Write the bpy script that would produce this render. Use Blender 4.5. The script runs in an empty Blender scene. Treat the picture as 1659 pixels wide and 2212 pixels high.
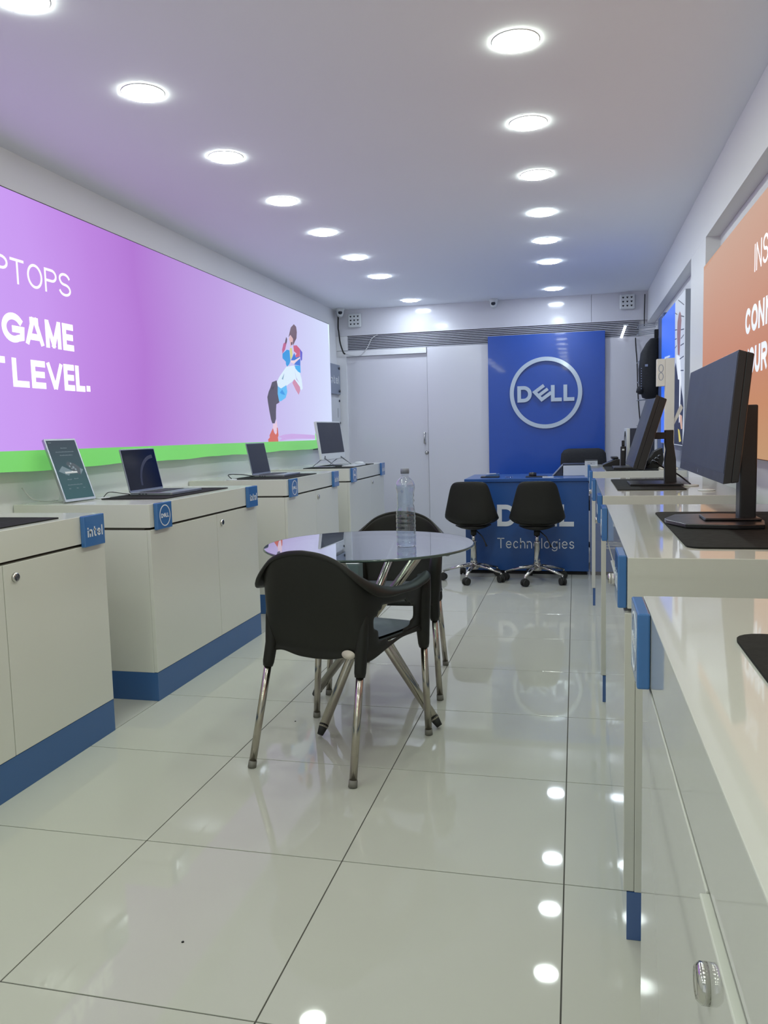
import bpy, bmesh, math, random
from mathutils import Vector, Matrix
PI = math.pi
random.seed(4)
SC = bpy.context.scene
C = SC.collection
# ------------------------------------------------------------------ camera
F_PX = 1720.5459
YAW, PITCH, ROLL = 0.23694574, -0.09876276, 0.02557025
CAM_H = 1.18
cam = bpy.data.cameras.new('camera')
cam.sensor_fit = 'VERTICAL'
cam.sensor_height = 36.0
cam.lens = F_PX / 2212.0 * 36.0
cam.clip_start = 0.02
cam_o = bpy.data.objects.new('camera', cam)
C.objects.link(cam_o)
Mc = Matrix.Rotation(YAW, 4, 'Z') @ Matrix.Rotation(PITCH, 4, 'X') @ Matrix.Rotation(ROLL, 4, 'Y') @ Matrix.Rotation(PI / 2, 4, 'X')
cam_o.matrix_world = Matrix.Translation((0, 0, CAM_H)) @ Mc
SC.camera = cam_o
# ------------------------------------------------------------------ world, exposure
W = bpy.data.worlds.new('world')
SC.world = W
W.use_nodes = True
W.node_tree.nodes['Background'].inputs[0].default_value = (0.92, 1.0, 1.0, 1)
W.node_tree.nodes['Background'].inputs[1].default_value = 0.7  # daylight added through the unseen front opening to lift ceiling and camera-facing sides
SC.view_settings.view_transform = 'Standard'
SC.view_settings.look = 'None'
SC.view_settings.exposure = 0.0
SC.view_settings.gamma = 1.0
SC.view_settings.use_curve_mapping = False
LAMP_POWER = 60.0          # radiance of the ceiling downlight diffusers
LAMP_NEAR = (0.90, 1.0, 0.85)
LAMP_FAR = (0.78, 0.88, 1.0)

# ------------------------------------------------------------------ materials
def lin(c):
    return tuple(((v / 255.0) / 12.92 if v / 255.0 <= 0.04045 else ((v / 255.0 + 0.055) / 1.055) ** 2.4) for v in c)

MATS = {}
def mat(name, rgb=(200, 200, 200), rough=0.5, metal=0.0, spec=0.5, emit=None, estr=0.0, coat=0.0, noise=0.0, nscale=4.0, bump=0.0, bscale=200.0):
    if name in MATS:
        return MATS[name]
    m = bpy.data.materials.new(name)
    m.use_nodes = True
    nt = m.node_tree
    b = nt.nodes['Principled BSDF']
    col = lin(rgb) + (1,)
    b.inputs['Base Color'].default_value = col
    b.inputs['Roughness'].default_value = rough
    b.inputs['Metallic'].default_value = metal
    b.inputs['Specular IOR Level'].default_value = spec
    b.inputs['Coat Weight'].default_value = coat
    b.inputs['Coat Roughness'].default_value = 0.04
    if emit:
        b.inputs['Emission Color'].default_value = lin(emit) + (1,)
        b.inputs['Emission Strength'].default_value = estr
    tc = nt.nodes.new('ShaderNodeTexCoord')
    if noise > 0:
        n = nt.nodes.new('ShaderNodeTexNoise')
        n.inputs['Scale'].default_value = nscale
        n.inputs['Detail'].default_value = 4
        nt.links.new(tc.outputs['Object'], n.inputs['Vector'])
        mx = nt.nodes.new('ShaderNodeMixRGB')
        mx.inputs[1].default_value = tuple(v * (1 - noise) for v in col[:3]) + (1,)
        mx.inputs[2].default_value = tuple(min(1, v * (1 + noise)) for v in col[:3]) + (1,)
        nt.links.new(n.outputs['Fac'], mx.inputs[0])
        nt.links.new(mx.outputs[0], b.inputs['Base Color'])
        rr = nt.nodes.new('ShaderNodeMapRange')
        rr.inputs['To Min'].default_value = max(0.01, rough * 0.8)
        rr.inputs['To Max'].default_value = min(1, rough * 1.2)
        nt.links.new(n.outputs['Fac'], rr.inputs['Value'])
        nt.links.new(rr.outputs[0], b.inputs['Roughness'])
    if bump > 0:
        n2 = nt.nodes.new('ShaderNodeTexNoise')
        n2.inputs['Scale'].default_value = bscale
        nt.links.new(tc.outputs['Object'], n2.inputs['Vector'])
        bp = nt.nodes.new('ShaderNodeBump')
        bp.inputs['Strength'].default_value = bump
        bp.inputs['Distance'].default_value = 0.002
        nt.links.new(n2.outputs['Fac'], bp.inputs['Height'])
        nt.links.new(bp.outputs[0], b.inputs['Normal'])
    MATS[name] = m
    return m

def glow(name, rgb, s=1.0, base=None, rough=0.3):
    return mat(name, base or (20, 20, 20), rough, emit=rgb, estr=s)

WALL = mat('wall_paint', (233, 234, 236), 0.4, noise=0.02, nscale=1.5, bump=0.05, bscale=60)
CEIL = mat('ceiling_paint', (244, 247, 254), 0.8, noise=0.015, nscale=1.2)
LAMI = mat('white_laminate', (218, 219, 208), 0.12, noise=0.01, nscale=2, spec=0.45)
LAMG = mat('white_gloss_laminate', (204, 205, 197), 0.05, noise=0.01, nscale=2, spec=0.6)
TILE = mat('vitrified_tile', (188, 189, 178), 0.035, noise=0.02, nscale=2.5, spec=0.3)
GROUT = mat('grey_grout', (78, 76, 72), 0.8, noise=0.1, nscale=30)
KICK = mat('blue_laminate', (60, 100, 152), 0.3, noise=0.03, nscale=5)
KICKG = mat('blue_gloss_laminate', (56, 92, 150), 0.04, noise=0.03, nscale=5, spec=0.7, coat=0.6)
BADGE = mat('blue_acrylic', (62, 112, 172), 0.18, noise=0.03, nscale=6, coat=0.3)
BPANEL = mat('blue_panel', (28, 78, 172), 0.25, noise=0.03, nscale=2, coat=0.2)
BDESK = mat('blue_desk', (38, 82, 146), 0.3, noise=0.03, nscale=2)
WTXT = mat('white_lettering', (225, 228, 232), 0.2, noise=0.01)
STXT = mat('silver_lettering', (190, 205, 222), 0.15, metal=0.15, noise=0.02, coat=0.5)
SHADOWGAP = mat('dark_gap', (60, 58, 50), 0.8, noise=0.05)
CHROME = mat('chrome', (205, 203, 198), 0.12, metal=1.0, noise=0.05, nscale=20)
TUBE = mat('worn_chrome', (178, 172, 160), 0.18, metal=1.0, noise=0.15, nscale=35)
BPLAS = mat('black_plastic', (29, 29, 25), 0.45, spec=0.3, noise=0.05, nscale=6, bump=0.08, bscale=500)
BSEAT = mat('grey_seat_pad', (86, 92, 100), 0.45, noise=0.04, nscale=8)
BFAB = mat('black_fabric', (32, 33, 35), 0.75, noise=0.1, nscale=60, bump=0.2, bscale=400)
RUBBER = mat('dark_rubber', (32, 32, 30), 0.6, noise=0.1, nscale=20)
GRUB = mat('grey_rubber', (120, 118, 110), 0.6, noise=0.1, nscale=30)
MATB = mat('mat_black', (36, 37, 35), 0.8, spec=0.15, noise=0.08, nscale=40, bump=0.15, bscale=500)
ELEC = mat('device_black', (34, 34, 37), 0.32, noise=0.04, nscale=10)
SCR = mat('screen_dark', (50, 54, 66), 0.34, noise=0.03, nscale=3, spec=0.3)
SCRN = mat('screen_navy', (14, 18, 34), 0.1, noise=0.03, nscale=3, spec=0.5)
ALU = mat('aluminium', (176, 180, 186), 0.3, metal=0.85, noise=0.03, nscale=8)
KEYS = mat('key_grey', (70, 74, 82), 0.5, noise=0.05)
WDEV = mat('white_device', (214, 218, 218), 0.3, noise=0.02)
CABLEB = mat('black_cable', (25, 25, 25), 0.5, noise=0.05)
CABLEW = mat('white_cable', (200, 200, 200), 0.5, noise=0.05)
CREAM = mat('cream_board', (226, 218, 205), 0.5, noise=0.02)
STEEL = mat('brushed_steel', (150, 160, 180), 0.35, metal=0.6, noise=0.05, nscale=20)
FRAMEG = mat('frame_grey', (150, 156, 168), 0.35, metal=0.3, noise=0.03)
TRIMB = mat('dark_trim', (45, 35, 45), 0.5, noise=0.05)
RIM = mat('lamp_rim', (235, 235, 235), 0.4, noise=0.01)
BACK = mat('vent_dark', (26, 27, 30), 0.8, noise=0.05)
SLAT = mat('vent_slat', (178, 180, 188), 0.35, noise=0.03)

# clear glass with a Fresnel reflection (thin sheet)
def glass_mat(name, tint, refl=1.0, ior=1.5, rough=0.0):
    m = bpy.data.materials.new(name); m.use_nodes = True
    nt = m.node_tree; nt.nodes.clear()
    out = nt.nodes.new('ShaderNodeOutputMaterial')
    tr = nt.nodes.new('ShaderNodeBsdfTransparent'); tr.inputs[0].default_value = tint + (1,)
    gl = nt.nodes.new('ShaderNodeBsdfGlossy'); gl.inputs[0].default_value = (1, 1, 1, 1); gl.inputs['Roughness'].default_value = rough
    lw = nt.nodes.new('ShaderNodeLayerWeight'); pw = nt.nodes.new('ShaderNodeMath'); pw.operation = 'POWER'; pw.inputs[1].default_value = 5.0
    nt.links.new(lw.outputs['Facing'], pw.inputs[0])
    fr = nt.nodes.new('ShaderNodeMath'); fr.operation = 'MULTIPLY_ADD'; fr.inputs[1].default_value = 0.96; fr.inputs[2].default_value = 0.04   # Schlick, both faces alike
    nt.links.new(pw.outputs[0], fr.inputs[0])
    mu = nt.nodes.new('ShaderNodeMath'); mu.operation = 'MULTIPLY'; mu.inputs[1].default_value = refl; mu.use_clamp = True
    mx = nt.nodes.new('ShaderNodeMixShader')
    nt.links.new(fr.outputs[0], mu.inputs[0]); nt.links.new(mu.outputs[0], mx.inputs[0])
    nt.links.new(tr.outputs[0], mx.inputs[1]); nt.links.new(gl.outputs[0], mx.inputs[2])
    nt.links.new(mx.outputs[0], out.inputs[0])
    MATS[name] = m
    return m
TGLASS = glass_mat('table_glass', (0.66, 0.72, 0.71), 1.35)
TEDGE = mat('glass_edge', (60, 78, 72), 0.1, noise=0.05, spec=0.7)
PET = glass_mat('clear_bottle_plastic', (0.93, 0.95, 0.97), 2.4, 1.5, 0.03)
ACRY = glass_mat('clear_acrylic', (0.90, 0.92, 0.94), 1.2, 1.49)

# ------------------------------------------------------------------ mesh helper
class MB:
    def __init__(s):
        s.v = []; s.f = []; s.mi = []; s.sm = []
    def add(s, vs, fs, mi=0, smooth=False):
        k = len(s.v)
        s.v += [tuple(v) for v in vs]
        for f in fs:
            s.f.append([i + k for i in f]); s.mi.append(mi); s.sm.append(smooth)
        return s
    def box(s, x0, x1, y0, y1, z0, z1, mi=0, M=None):
        if x0 > x1: x0, x1 = x1, x0
        if y0 > y1: y0, y1 = y1, y0
        if z0 > z1: z0, z1 = z1, z0
        vs = [Vector(p) for p in ((x0,y0,z0),(x1,y0,z0),(x1,y1,z0),(x0,y1,z0),(x0,y0,z1),(x1,y0,z1),(x1,y1,z1),(x0,y1,z1))]
        if M is not None: vs = [M @ v for v in vs]
        return s.add(vs, [(0,3,2,1),(4,5,6,7),(0,1,5,4),(1,2,6,5),(2,3,7,6),(3,0,4,7)], mi)
    def prism(s, pts, a, b, axis='z', mi=0, M=None):
        """pts: 2D outline; extruded from a to b along axis. axis x -> pts are (y,z); y -> (x,z); z -> (x,y)"""
        def P(p, t):
            v = {'x': (t, p[0], p[1]), 'y': (p[0], t, p[1]), 'z': (p[0], p[1], t)}[axis]
            return M @ Vector(v) if M is not None else Vector(v)
        n = len(pts)
        vs = [P(p, a) for p in pts] + [P(p, b) for p in pts]
        fs = [tuple(range(n - 1, -1, -1)), tuple(range(n, 2 * n))] + [(i, (i + 1) % n, n + (i + 1) % n, n + i) for i in range(n)]
        return s.add(vs, fs, mi)
    def tube(s, pts, r, n=10, mi=0, cap=True, smooth=True, flat=1.0):
        pts = [Vector(p) for p in pts]
        rs = r if isinstance(r, (list, tuple)) else [r] * len(pts)
        rings = []
        up = None
        for i, p in enumerate(pts):
            if i == 0: d = pts[1] - p
            elif i == len(pts) - 1: d = p - pts[i - 1]
            else: d = pts[i + 1] - pts[i - 1]
            d.normalize()
            if up is None:
                up = Vector((0, 0, 1)) if abs(d.z) < 0.95 else Vector((0, 1, 0))
            a = d.cross(up); a.normalize(); b = a.cross(d); b.normalize(); up = b
            rings.append([p + (a * math.cos(2 * PI * k / n) + b * math.sin(2 * PI * k / n) * flat) * rs[i] for k in range(n)])
        k = len(s.v)
        for q in rings: s.v += [tuple(v) for v in q]
        for i in range(len(rings) - 1):
            for j in range(n):
                s.f.append([k + i * n + j, k + i * n + (j + 1) % n, k + (i + 1) * n + (j + 1) % n, k + (i + 1) * n + j]); s.mi.append(mi); s.sm.append(smooth)
        if cap:
            s.f.append([k + j for j in range(n - 1, -1, -1)]); s.mi.append(mi); s.sm.append(False)
            e = k + (len(rings) - 1) * n
            s.f.append([e + j for j in range(n)]); s.mi.append(mi); s.sm.append(False)
        return s
    def lathe(s, prof, n=24, c=(0, 0, 0), mi=0, M=None, smooth=True, caps=True):
        k = len(s.v)
        for (r, z) in prof:
            for j in range(n):
                v = Vector((c[0] + r * math.cos(2 * PI * j / n), c[1] + r * math.sin(2 * PI * j / n), c[2] + z))
                if M is not None: v = M @ v
                s.v.append(tuple(v))
        for i in range(len(prof) - 1):
            for j in range(n):
                s.f.append([k + i * n + j, k + i * n + (j + 1) % n, k + (i + 1) * n + (j + 1) % n, k + (i + 1) * n + j]); s.mi.append(mi); s.sm.append(smooth)
        if caps:
            s.f.append([k + j for j in range(n - 1, -1, -1)]); s.mi.append(mi); s.sm.append(False)
            e = k + (len(prof) - 1) * n
            s.f.append([e + j for j in range(n)]); s.mi.append(mi); s.sm.append(False)
        return s
    def build(s, name, mats, parent=None, loc=None, rot=None, bevel=0, solid=0, subsurf=0, label=None, solid_off=0.0, fixn=True):
        me = bpy.data.meshes.new(name)
        me.from_pydata(s.v, [], s.f)
        for m in (mats if isinstance(mats, (list, tuple)) else [mats]): me.materials.append(m)
        for p, mi, sm in zip(me.polygons, s.mi, s.sm):
            p.material_index = mi; p.use_smooth = sm
        if fixn:
            bm = bmesh.new(); bm.from_mesh(me)
            bmesh.ops.recalc_face_normals(bm, faces=bm.faces)
            bm.to_mesh(me); bm.free()
        me.update()
        o = bpy.data.objects.new(name, me); C.objects.link(o)
        if parent: o.parent = parent
        if loc: o.location = loc
        if rot: o.rotation_euler = rot
        if bevel:
            b = o.modifiers.new('bevel', 'BEVEL'); b.width = bevel; b.segments = 2; b.limit_method = 'ANGLE'
        if solid:
            q = o.modifiers.new('solid', 'SOLIDIFY'); q.thickness = solid; q.offset = solid_off
        if subsurf:
            q = o.modifiers.new('sub', 'SUBSURF'); q.levels = subsurf; q.render_levels = subsurf
        if label: o['label'] = label
        return o

def tag(o, label, cat, group=None, kind=None):
    o['label'] = label; o['category'] = cat
    if group: o['group'] = group
    if kind: o['kind'] = kind
    return o
def thing(name, label, cat, loc=(0, 0, 0), rz=0.0, group=None):
    o = bpy.data.objects.new(name, None); C.objects.link(o)
    o.empty_display_size = 0.1
    o.location = loc; o.rotation_euler = (0, 0, rz)
    return tag(o, label, cat, group)
def structure(o):
    o['kind'] = 'structure'; return o
def copy_tree(o, parent=None):
    c = o.copy(); C.objects.link(c)
    if parent: c.parent = parent
    for ch in list(o.children): copy_tree(ch, c)
    return c

# ------------------------------------------------------------------ stroke lettering
def arc(cx, cy, rx, ry, a0, a1, n=12):
    return [(cx + rx * math.cos(math.radians(a0 + (a1 - a0) * i / n)), cy + ry * math.sin(math.radians(a0 + (a1 - a0) * i / n))) for i in range(n + 1)]
# every glyph fills 0..1 in x (its own width) and 0..1 in y (cap height)
G = {
 'T': [[(0, 1), (1, 1)], [(.5, 1), (.5, 0)]],
 'O': [arc(.5, .5, .5, .5, 90, 450, 28) + ['c']],
 'P': [[(0, 0), (0, 1), (.55, 1)] + arc(.6, .75, .4, .25, 90, -90, 10) + [(.55, .5), (0, .5)]],
 'S': [arc(.5, .76, .46, .24, 20, 200, 10) + arc(.5, .74, .46, .24, 205, 270, 4)[1:] + arc(.5, .25, .5, .25, 80, 0, 5) + arc(.5, .25, .5, .25, -10, -160, 10)],
 'G': [arc(.5, .5, .5, .5, 40, 300, 22) + [(.97, .12), (1, .45), (.55, .45)]],
 'A': [[(0, 0), (.42, 1)], [(.58, 1), (1, 0)], [(.35, .97), (.65, .97)], [(.18, .24), (.82, .24)]],
 'M': [[(0, 0), (0, 1)], [(1, 0), (1, 1)], [(.04, 1), (.5, .02)], [(.96, 1), (.5, .02)]],
 'E': [[(1, 1), (0, 1), (0, 0), (1, 0)], [(0, .5), (.92, .5)]],
 'L': [[(0, 1), (0, 0), (1, 0)]],
 'V': [[(0, 1), (.45, 0)], [(1, 1), (.55, 0)]],
 '.': [[(.5, 0), (.5, .14)]],
 'I': [[(.5, 0), (.5, 1)]],
 'N': [[(0, 0), (0, 1)], [(1, 0), (1, 1)], [(.02, 1), (.98, 0)]],
 'C': [arc(.5, .5, .5, .5, 50, 310, 22)],
 'Y': [[(0, 1), (.5, .45)], [(1, 1), (.5, .45)], [(.5, .5), (.5, 0)]],
 'U': [[(0, 1), (0, .4)] + arc(.5, .38, .5, .38, 180, 360, 12) + [(1, 1)]],
 'R': [[(0, 0), (0, 1), (.55, 1)] + arc(.6, .75, .4, .25, 90, -90, 10) + [(.55, .5), (0, .5)], [(.5, .5), (1, 0)]],
 'D': [[(.0, 0), (.0, 1), (.4, 1)] + arc(.42, .5, .58, .5, 90, -90, 14) + [(.4, 0), (0, 0), 'c']],
 # lower case
 'i': [[(.5, 0), (.5, .58)], [(.5, .885), (.5, .915)]],
 'n': [[(0, 0), (0, .68)], [(0, .4)] + arc(.5, .38, .5, .30, 170, 0, 10) + [(1, 0)]],
 't': [[(.3, .95), (.3, .25)] + arc(.62, .22, .32, .22, 180, 280, 6) + [(.95, 0)], [(0, .68), (.95, .68)]],
 'e': [[(.02, .35), (1, .35)] + arc(.5, .34, .5, .34, 0, 315, 18)],
 'l': [[(.5, 0), (.5, 1.0)]],
 'c': [arc(.5, .34, .5, .34, 45, 315, 16)],
 'h': [[(0, 0), (0, 1)], [(0, .4)] + arc(.5, .38, .5, .30, 170, 0, 10) + [(1, 0)]],
 'o': [arc(.5, .34, .5, .34, 90, 450, 20) + ['c']],
 'g': [arc(.5, .34, .5, .34, 90, 450, 20) + ['c'], [(1, .68), (1, -.02)] + arc(.5, -.04, .5, .24, 0, -150, 10)],
 's': [arc(.5, .51, .46, .17, 20, 200, 8) + arc(.5, .51, .46, .17, 205, 270, 3)[1:] + arc(.5, .17, .5, .17, 80, 0, 4) + arc(.5, .17, .5, .17, -10, -160, 8)],
}
def ribbon(mb, pts, w, d, T, mi=0):
    closed = pts[-1] == 'c'
    if closed: pts = pts[:-1]
    q = []
    for p in pts:
        if not q or math.hypot(p[0] - q[-1][0], p[1] - q[-1][1]) > 1e-6: q.append(p)
    if closed and math.hypot(q[0][0] - q[-1][0], q[0][1] - q[-1][1]) < 1e-6: q.pop()
    n = len(q)
    L = []; R = []
    for i in range(n):
        def nd(a, b):
            dx, dy = b[0] - a[0], b[1] - a[1]; l = math.hypot(dx, dy) or 1; return dx / l, dy / l
        if closed: d0 = nd(q[i - 1], q[i]); d1 = nd(q[i], q[(i + 1) % n])
        else:
            d0 = nd(q[i - 1], q[i]) if i > 0 else nd(q[0], q[1])
            d1 = nd(q[i], q[i + 1]) if i < n - 1 else d0
        nx, ny = -(d0[1] + d1[1]), d0[0] + d1[0]
        l = math.hypot(nx, ny)
        if l < 1e-6: nx, ny, l = -d0[1], d0[0], 1
        nx /= l; ny /= l
        c = max(0.5, nx * -d0[1] + ny * d0[0])
        k = w / 2 / c
        L.append((q[i][0] + nx * k, q[i][1] + ny * k)); R.append((q[i][0] - nx * k, q[i][1] - ny * k))
    vs = [T(p[0], p[1], d) for p in L] + [T(p[0], p[1], d) for p in R] + [T(p[0], p[1], 0) for p in L] + [T(p[0], p[1], 0) for p in R]
    fs = []
    for i in range(n if closed else n - 1):
        j = (i + 1) % n
        fs += [(i, n + i, n + j, j), (2 * n + i, 2 * n + j, 3 * n + j, 3 * n + i), (i, j, 2 * n + j, 2 * n + i), (n + i, 3 * n + i, 3 * n + j, n + j)]
    if not closed:
        fs += [(0, 2 * n, 3 * n, n), (n - 1, 2 * n - 1, 4 * n - 1, 3 * n - 1)]
    mb.add(vs, fs, mi)
def glyph(mb, ch, x0, x1, y0, y1, w, d, T, mi=0):
    """stroke letter whose outer edges fill x0..x1, y0..y1"""
    h = w / 2
    ax0, ax1, ay0, ay1 = x0 + h, x1 - h, y0 + h, y1 - h
    lowy = y0 - (y1 - y0) * .4 if ch == 'g' else y0
    T0 = T
    T = lambda x, y, z: T0(min(max(x, x0), x1), min(max(y, lowy), y1), z)
    for pl in G[ch]:
        pts = []
        for p in pl:
            if p == 'c': pts.append('c'); continue
            gx, gy = p
            y = ay0 + gy * (ay1 - ay0)
            pts.append((ax0 + gx * (ax1 - ax0), y))
        if pts[-1] != 'c':       # butt ends reach the outer edge
            for e, f in ((0, 1), (-1, -2)):
                if len(pts) > 1:
                    (ex, ey), (fx, fy) = pts[e], pts[f]
                    dx, dy = ex - fx, ey - fy; l = math.hypot(dx, dy)
                    if l > 0: pts[e] = (ex + dx / l * h * 0.98, ey + dy / l * h * 0.98)
        ribbon(mb, pts, w, d, T, mi)
def frame(o, u, v, nrm):
    o, u, v, nrm = Vector(o), Vector(u), Vector(v), Vector(nrm)
    return lambda x, y, z: o + u * x + v * y + nrm * z
def dell_word(mb, T, h, w, d, mi=0):
    """word mark centred on 0,0; tilted middle letter"""
    def T2(x, y, z): return T(x, y, z)
    glyph(mb, 'D', -1.72 * h, -0.84 * h, -.5 * h, .5 * h, w, d, T2, mi)
    a = [(-.10, .50), (-.66, .10), (-.24, -.36), (.34, .05)]
    ribbon(mb, [(p[0] * h, p[1] * h) for p in a], w * .93, d * .98, T2, mi)
    ribbon(mb, [(p[0] * h, p[1] * h) for p in ((-.46, -.14), (.13, .28))], w * .85, d * .96, T2, mi)
    glyph(mb, 'L', .32 * h, .97 * h, -.5 * h, .5 * h, w, d, T2, mi)
    glyph(mb, 'L', 1.07 * h, 1.72 * h, -.5 * h, .5 * h, w, d, T2, mi)
def ring(mb, T, r0, r1, d, n=48, mi=0):
    rm = (r0 + r1) / 2
    ribbon(mb, [(rm * math.cos(2 * PI * i / n), rm * math.sin(2 * PI * i / n)) for i in range(n)] + ['c'], r1 - r0, d, T, mi)
def word(mb, text, T, x0, width, h, w, d, gaps=0.18, mi=0):
    ww = {'i': .12, 'l': .12, 't': .42, 'T': .75, 'n': .55, 'e': .62, 'c': .58, 'h': .55, 'o': .64, 'g': .62, 's': .50}
    tot = sum(ww[c] for c in text) + gaps * (len(text) - 1)
    s = width / tot; x = x0
    for ch in text:
        cw = ww[ch] * s
        if ch in 'il': glyph(mb, ch, x + cw / 2 - w / 2, x + cw / 2 + w / 2, 0, h, w, d, T, mi)
        else: glyph(mb, ch, x, x + cw, 0, h, w, d, T, mi)
        x += cw + gaps * s

# ================================================================== STRUCTURE
XL, XR, XRI, YB, YF, ZC, TOPZ = -2.525, 0.70, 0.775, 8.50, -2.6, 2.513, 0.893
LBX = -2.455    # face of the left light box
# floor: grout bed + tiles
fl = structure(MB().box(XL - .1, XRI + .1, YF - .1, YB + .1, -0.06, -0.0025).build('floor', GROUT))
gx = [-0.632 + 0.6015 * i for i in range(-4, 4)]
gy = [2.015 + 0.6195 * i for i in range(-5, 12)]
g = 0.0017
tile_mesh = {}
for i in range(len(gx) - 1):
    for j in range(len(gy) - 1):
        x0, x1 = max(gx[i], XL), min(gx[i + 1], XRI)
        y0, y1 = gy[j], min(gy[j + 1], YB)
        if x1 - x0 < 0.02 or y1 - y0 < 0.02: continue
        key = (round(x1 - x0, 3), round(y1 - y0, 3))
        if key not in tile_mesh:
            o = MB().box(g, x1 - x0 - g, g, y1 - y0 - g, -0.01, 0).build('tile', TILE, fl, loc=(x0, y0, 0), bevel=0.0007)
            tile_mesh[key] = o
        else:
            o = tile_mesh[key].copy(); C.objects.link(o); o.parent = fl; o.location = (x0, y0, 0)
# floor behind the camera
structure(MB().box(XL, XRI, YF, gy[0], -0.0025, -0.0).build('trim_1', TILE))
# ceiling
ce = structure(MB().box(XL - .1, XRI + .1, YF - .1, YB + .1, ZC, ZC + .1).build('ceiling', CEIL))
# walls
structure(MB().box(XL - .1, XL, YF, YB, 0, ZC).build('wall_left', WALL))
wr = MB()
wr.box(XRI, XRI + .1, YF, YB, 0, ZC)
structure(wr.build('wall_right', WALL))
structure(MB().box(XR, XRI, YF, YB, 2.207, ZC).build('trim_2', WALL, bevel=.002))     # fascia beam along the right wall
structure(MB().box(XR, XRI, 4.80, 5.37, 0, 2.207).build('trim_3', WALL))             # pilaster between the light boxes
wf = MB()
wf.box(XL - .1, XL + .25, YF - .1, YF, 0, ZC); wf.box(XRI - .25, XRI + .1, YF - .1, YF, 0, ZC); wf.box(XL + .25, XRI - .25, YF - .1, YF, 2.15, ZC)
structure(wf.build('wall_front', WALL))
for x in (-1.4, -.35):                                   # mullions of the unseen shop front, opened so added daylight brightens the room
    structure(MB().box(x - .03, x + .03, YF - .08, YF - .02, 0, 2.15).build('trim_9', FRAMEG))
# back wall with the sliding door recess
YW = 8.45
wb = MB()
wb.box(XL - .1, XRI + .1, YB, YB + .1, 0, ZC)
structure(wb.build('wall_back', WALL))
fas = mat('gloss_fascia', (214, 214, 220), 0.12, noise=0.02, nscale=2)
fa = MB(); fa.box(XL, 0.16, YW - .005, YB, 2.235, ZC); fa.box(0.163, XRI, YW - .005, YB, 2.235, ZC)
structure(fa.build('trim_4', fas))
structure(MB().box(XL, -2.40, YW, YB, 2.08, 2.235).build('trim_5', WALL))
structure(MB().box(XL, -1.535, YW - .005, YB, 2.015, 2.075).build('trim_6', WALL, bevel=.002))
structure(MB().box(XL, -2.42, YW, YB, 0, 2.015).build('trim_7', WALL))
doorm = mat('door_laminate', (214, 214, 220), 0.18, noise=0.015, nscale=1.5)
d1 = structure(MB().box(-2.42, -1.535, YW + .025, YW + .045, 0.005, 2.013).build('door_1', doorm))
# fixed panel right of the door
p8 = MB(); p8.box(-1.528, -0.70, YW, YB, 0, 2.075); p8.box(-0.697, XRI, YW, YB, 0, 2.075)
structure(p8.build('trim_8', doorm, bevel=.001))
# door handle & lock
hb = MB()
hb.tube([(-1.57, YW + .024, 1.17), (-1.57, YW - .02, 1.17), (-1.57, YW - .02, 1.06), (-1.57, YW + .024, 1.06)], .009, 8)
hb.build('handle', CHROME, d1, label='chrome pull handle')
Mx = Matrix.Rotation(PI / 2, 4, 'X')
MB().lathe([(.020, 0), (.020, .008), (.013, .012), (.013, .016), (.006, .017)], 16, M=Matrix.Translation((-1.555, YW + .025, .958)) @ Mx).build('lock', CHROME, d1)

# ---------------- vent grille above the door
vt = thing('vent_grille', 'long white louvred grille running above the sliding door and blue panel', 'vent', (0, YW, 2.07))
MB().box(-2.40, 0.62, .030, .048, 0.01, .160).build('backing', BACK, vt)
for k in range(9):
    z = .014 + k * .0175
    M = Matrix.Translation((0, .012, z)) @ Matrix.Rotation(math.radians(6), 4, 'X')
    MB().box(-2.40, 0.62, -.004, .006, -.0048, .0048, M=M).build('slat', SLAT, vt)
for x in (-1.45, -.93, .0):
    MB().box(x, x + .006, .016, .030, .008, .16).build('divider', BACK, vt)
# tube lamp glimpsed at the right end of the grille
tl = thing('tube_light', 'short glowing tube light at the right end of the louvred grille', 'lamp', (0.46, YW - .03, 2.11))
MB().tube([(-.012, 0, -.045), (.028, 0, .07)], .013, 10).build('tube', glow('tube_glow', (235, 240, 255), 2.5), tl)
MB().box(.008, .055, -.006, .018, .070, .082).build('holder', WDEV, tl)

# ---------------- ceiling downlights
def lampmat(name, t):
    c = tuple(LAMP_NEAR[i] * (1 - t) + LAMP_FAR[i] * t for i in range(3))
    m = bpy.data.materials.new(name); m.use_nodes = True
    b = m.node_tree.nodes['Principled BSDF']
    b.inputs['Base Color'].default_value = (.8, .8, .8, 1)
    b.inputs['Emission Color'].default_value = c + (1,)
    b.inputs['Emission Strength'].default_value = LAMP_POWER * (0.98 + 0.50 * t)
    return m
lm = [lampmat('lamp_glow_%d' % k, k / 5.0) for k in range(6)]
def downlight(x, y, label):
    t = thing('downlight', label, 'ceiling light', (x, y, ZC), 0, 'round downlights in two rows on the ceiling')
    n = 32
    MB().lathe([(.0795, 0), (.0815, -.0008), (.0815, -.0025), (.0797, -.003), (.0795, -.002)], n, caps=False).build('rim', RIM, t)
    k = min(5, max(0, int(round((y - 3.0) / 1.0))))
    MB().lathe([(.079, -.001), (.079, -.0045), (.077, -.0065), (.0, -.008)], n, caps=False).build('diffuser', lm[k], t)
    return t
order = ['nearest one', 'second', 'third', 'fourth', 'fifth', 'sixth', 'seventh', 'eighth']
ly = [2.924, 3.687, 4.423, 5.186, 5.94, 6.684, 7.958]
for i, y in enumerate(ly):
    downlight(-0.198, y, 'round white downlight, %s from the camera in the right-hand ceiling row' % (order[i] if i < 6 else 'farthest one'))
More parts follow.
